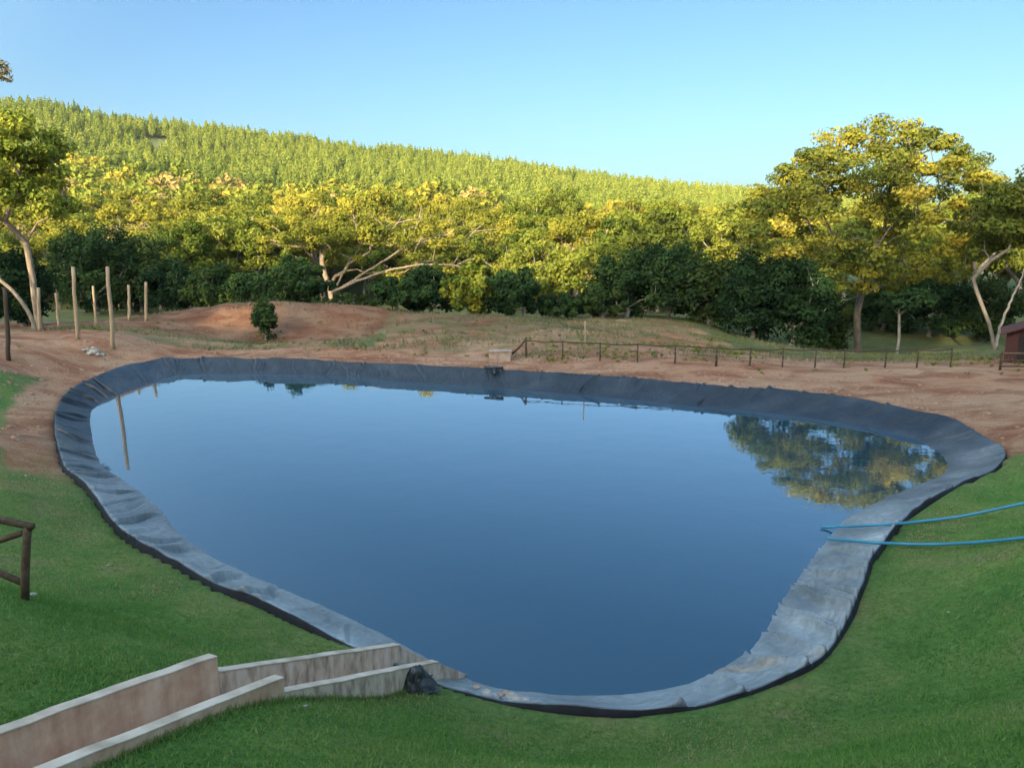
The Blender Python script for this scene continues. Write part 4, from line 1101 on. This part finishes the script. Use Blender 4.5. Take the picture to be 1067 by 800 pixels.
a = rng.uniform(0, 6.283, n); ln = rng.normal(0, .6, (n, 2))
bx_, by_ = np.cos(a)*wd, np.sin(a)*wd
V = np.stack([np.stack([xx-bx_, yy-by_, zz-.004], 1), np.stack([xx+bx_, yy+by_, zz-.004], 1), np.stack([xx+ln[:, 0]*hgt, yy+ln[:, 1]*hgt, zz+hgt], 1)], 1).reshape(-1, 3)
ti = np.clip(.40+fbm(xx/2.2, yy/2.2, 85, 4)*.5+np.clip(fbm(xx/4.5, yy/3.5, 86, 3), -.1, 1)*.55+.30*smooth(-5, -12, xx)+.06*smooth(5, 12, xx)+.25*(1-smooth(.4, 2.2, sd[ok]+fbm(xx/1.2, yy/1.2, 87, 3)))+rng.normal(0, .14, n), 0, 1)
# longer tufts against the walls and along the torn edge of the turf
ex_, ey_ = [], []
for k in range(7000):
    t0 = rng.uniform(-.1, tR[5][0]); e_ = abs(rng.normal(0, .05))
    p = (CH_R0+CH_DIR*t0-CH_PERP*(TH+.01+e_)) if k % 2 else (CH_L0+CH_DIR*t0+CH_PERP*(TH+.01+e_))
    ex_.append(p[0]); ey_.append(p[1])
for k in range(14000):
    q_ = int(rng.integers(NS))
    if outer[q_][1] > 24: continue
    off = .22+abs(rng.normal(0, .30)); p = outer[q_]+nrm[q_]*off
    qq = p-CH_R0
    if -1.3 < qq@CH_DIR < tR[5][0] and -.2 < qq@CH_PERP < CH_W+.2: continue
    if rng.uniform() < np.clip(.45+fbm(np.array([p[0]/.6]), np.array([p[1]/.6]), 88, 2)[0]*1.6, 0, 1): ex_.append(p[0]); ey_.append(p[1])
ex_, ey_ = np.array(ex_), np.array(ey_); ez_ = G(ex_, ey_); ne = len(ex_)
hg = rng.uniform(.03, .10, ne); a = rng.uniform(0, 6.283, ne); wdt = rng.uniform(.004, .009, ne); ln = rng.normal(0, .5, (ne, 2)); bx_, by_ = np.cos(a)*wdt, np.sin(a)*wdt
V2_ = np.stack([np.stack([ex_-bx_, ey_-by_, ez_-.01], 1), np.stack([ex_+bx_, ey_+by_, ez_-.01], 1), np.stack([ex_+ln[:, 0]*hg, ey_+ln[:, 1]*hg, ez_+hg], 1)], 1).reshape(-1, 3)
V = np.vstack([V, V2_]); ti = np.concatenate([ti, np.clip(rng.normal(.5, .22, ne), 0, 1)]); n += ne
gs = mesh_np('grass', V, np.arange(n*3).reshape(n, 3), M['turf'], None, np.repeat(ti, 3)); tag(gs, 'short green lawn grass on the banks round the pond', 'grass', kind='stuff')
# weeds along the far fence and on the earth
rng = np.random.default_rng(29)
wp = []
for k in range(5200):
    px = rng.uniform(-26, 27); y = rng.uniform(36, 56)
    d = fbm(np.array([px/3.2]), np.array([y/2.2]), 91, 3)[0]
    right = px > 1
    dens = .10+(.55 if (right and 39.5 < y < 46) else 0)+(.4 if (px < -8 and 43.5 < y < 47.5) else 0)+(.6 if px > 12 and y > 42 else 0)
    if rng.uniform() < np.clip(dens*(d*1.6+.45), 0, 1): wp.append((px, y))
wp = np.array(wp); wz = G(wp[:, 0], wp[:, 1]); sdw = sdist(wp[:, 0], wp[:, 1]); k = sdw > 2.6
wp, wz = wp[k], wz[k]
V, F, t = leaves(rng, np.column_stack([wp, wz+.06]), rng.uniform(.08, .22, len(wp)), 14, .07, .6, .5)
wd_ = mesh_np('weeds', V, F, M['olive'], None, t); tag(wd_, 'patchy low weeds on the earth beyond the pond', 'weeds', kind='stuff')
rng = np.random.default_rng(37)
n = 60000; xx = rng.uniform(-28, 30, n); yy = rng.uniform(38, 60, n)
dn = np.where(xx > 0, smooth(39.2, 41.5, yy), smooth(42.5, 45, yy))*np.clip(fbm(xx/2.6, yy/1.8, 95, 4)*1.5+.45, 0, 1)*np.where((xx < 0) & (yy > 49), .35, 1)
ok = (rng.uniform(0, 1, n) < dn) & (sdist(xx, yy) > 2.4); xx, yy = xx[ok], yy[ok]; zz = G(xx, yy); n = len(xx)
hg = rng.uniform(.08, .30, n)*(1+.5*np.clip(fbm(xx/1.5, yy/1.5, 96, 3), 0, 1)); wdt = rng.uniform(.012, .03, n); a = rng.uniform(0, 6.283, n); ln = rng.normal(0, .35, (n, 2))
bx_, by_ = np.cos(a)*wdt, np.sin(a)*wdt
V = np.stack([np.stack([xx-bx_, yy-by_, zz-.01], 1), np.stack([xx+bx_, yy+by_, zz-.01], 1), np.stack([xx+ln[:, 0]*hg, yy+ln[:, 1]*hg, zz+hg], 1)], 1).reshape(-1, 3)
M['drygrass'] = leaf_mat('dry_grass', [(.05, (.06, .085, .035)), (.5, (.13, .14, .065)), (1, (.27, .22, .13))], .3)
dg = mesh_np('rough_grass', V, np.arange(n*3).reshape(n, 3), M['drygrass'], None, np.repeat(np.clip(.5+fbm(xx/4, yy/4, 97, 3)*.5+rng.normal(0, .15, n), 0, 1), 3)); tag(dg, 'rough dry grass on the bank beyond the far fence', 'grass', kind='stuff')
# clods on the bare earth
rng = np.random.default_rng(31)
Vs, Fs = [], []; n = 0
B = [blob_mesh(rng, 1, (1.2, 1, .6), .4, 1) for _ in range(5)]
for k in range(4500):
    s_ = int(rng.integers(NS)); off = abs(rng.normal(0, 2.2 if k % 2 else 5))+.4
    p = outer[s_]+nrm[s_]*off
    if p[1] < 23.5 or (abs(p[0]) > 24): continue
    r = rng.uniform(.02, .10)**1.0*(.5+rng.uniform()**3)
    Vb, Fb = B[k % 5]
    Vs.append(Vb*r+np.array([p[0], p[1], 0])); Fs.append(Fb+n); n += len(Vb)
V = np.concatenate(Vs); cz = G(V[:, 0], V[:, 1]); V[:, 2] += cz
M['clod'] = rough_mat('earth_clods', [(.3, (.15, .07, .04)), (.7, (.32, .20, .13))], 4, bump=.4)
cd = mesh_np('earth_clods', V, np.concatenate(Fs), M['clod']); tag(cd, 'loose earth clods scattered on the graded bank', 'clods', kind='stuff')

# ------------------------------------------------------------------ evening air
m, nt, nd, lk = new_mat('evening_air')
pv = nd.new('ShaderNodeVolumePrincipled'); pv.inputs['Color'].default_value = (.86, .92, 1.0, 1); pv.inputs['Density'].default_value = HAZE; pv.inputs['Anisotropy'].default_value = .1
lk.new(pv.outputs[0], nd.new('ShaderNodeOutputMaterial').inputs['Volume'])
hb = MB().box((0, 330, 55), (1500, 1000, 130)).build('haze', m); tag(hb, kind='stuff')
# ------------------------------------------------------------------ light, sky, camera
w = bpy.data.worlds.new('World'); SC.world = w; w.use_nodes = True
nt = w.node_tree; nt.nodes.clear()
sk = nt.nodes.new('ShaderNodeTexSky'); sk.sky_type = 'NISHITA'; sk.sun_disc = False
sk.sun_elevation = rad(SUN_EL); sk.sun_rotation = rad(180+SUN_AZ); sk.altitude = 0; sk.air_density = 1.0; sk.dust_density = 1.6; sk.ozone_density = 3.0
bg = nt.nodes.new('ShaderNodeBackground'); bg.inputs[1].default_value = .125
# sky boosted overhead and sunward to brighten the foreground shade, dimmed opposite
tcw = nt.nodes.new('ShaderNodeTexCoord'); dp = nt.nodes.new('ShaderNodeVectorMath'); dp.operation = 'DOT_PRODUCT'
ax = np.array([TO_SUN[0]*.75, TO_SUN[1]*.75, .62]); ax /= np.linalg.norm(ax); dp.inputs[1].default_value = tuple(ax)
mr = nt.nodes.new('ShaderNodeMapRange'); mr.interpolation_type = 'SMOOTHSTEP'
for k_, v_ in zip(range(1, 5), (-.35, .55, 0.0, 1.0)): mr.inputs[k_].default_value = v_
sc_ = nt.nodes.new('ShaderNodeVectorMath'); sc_.operation = 'MULTIPLY'
mxs = nt.nodes.new('ShaderNodeMix'); mxs.data_type = 'VECTOR'; mxs.inputs[4].default_value = (.65, .79, .86); mxs.inputs[5].default_value = (6.2, 5.3, 3.9)
nt.links.new(tcw.outputs['Generated'], dp.inputs[0]); nt.links.new(dp.outputs['Value'], mr.inputs[0]); nt.links.new(mr.outputs[0], mxs.inputs[0]); nt.links.new(mxs.outputs[1], sc_.inputs[1])
nt.links.new(sk.outputs[0], sc_.inputs[0]); nt.links.new(sc_.outputs[0], bg.inputs[0]); nt.links.new(bg.outputs[0], nt.nodes.new('ShaderNodeOutputWorld').inputs[0])
ld = bpy.data.lights.new('sun', 'SUN'); ld.energy = 4.2; ld.angle = rad(.5); ld.color = (1.0, .845, .56)
lo_ = bpy.data.objects.new('sun', ld); C.objects.link(lo_); lo_.rotation_euler = Vector(TO_SUN).to_track_quat('Z', 'Y').to_euler(); lo_.location = (-30, -60, 60)
cam = bpy.data.cameras.new('camera'); cam.sensor_fit = 'HORIZONTAL'; cam.sensor_width = 36; cam.lens = 36*FPX/1067; cam.clip_end = 20000; cam.clip_start = .1
co_ = bpy.data.objects.new('camera', cam); C.objects.link(co_); co_.location = (0, 0, CAMZ); co_.rotation_euler = (rad(90-PITCH), 0, 0)
SC.camera = co_
SC.view_settings.view_transform = 'Standard'; SC.view_settings.look = 'None'; SC.view_settings.exposure = 1.1; SC.view_settings.gamma = 1
SC.cycles.max_bounces = 6; SC.cycles.diffuse_bounces = 3; SC.cycles.glossy_bounces = 3; SC.cycles.transmission_bounces = 4; SC.cycles.use_denoising = True
SC.cycles.caustics_reflective = False; SC.cycles.caustics_refractive = False
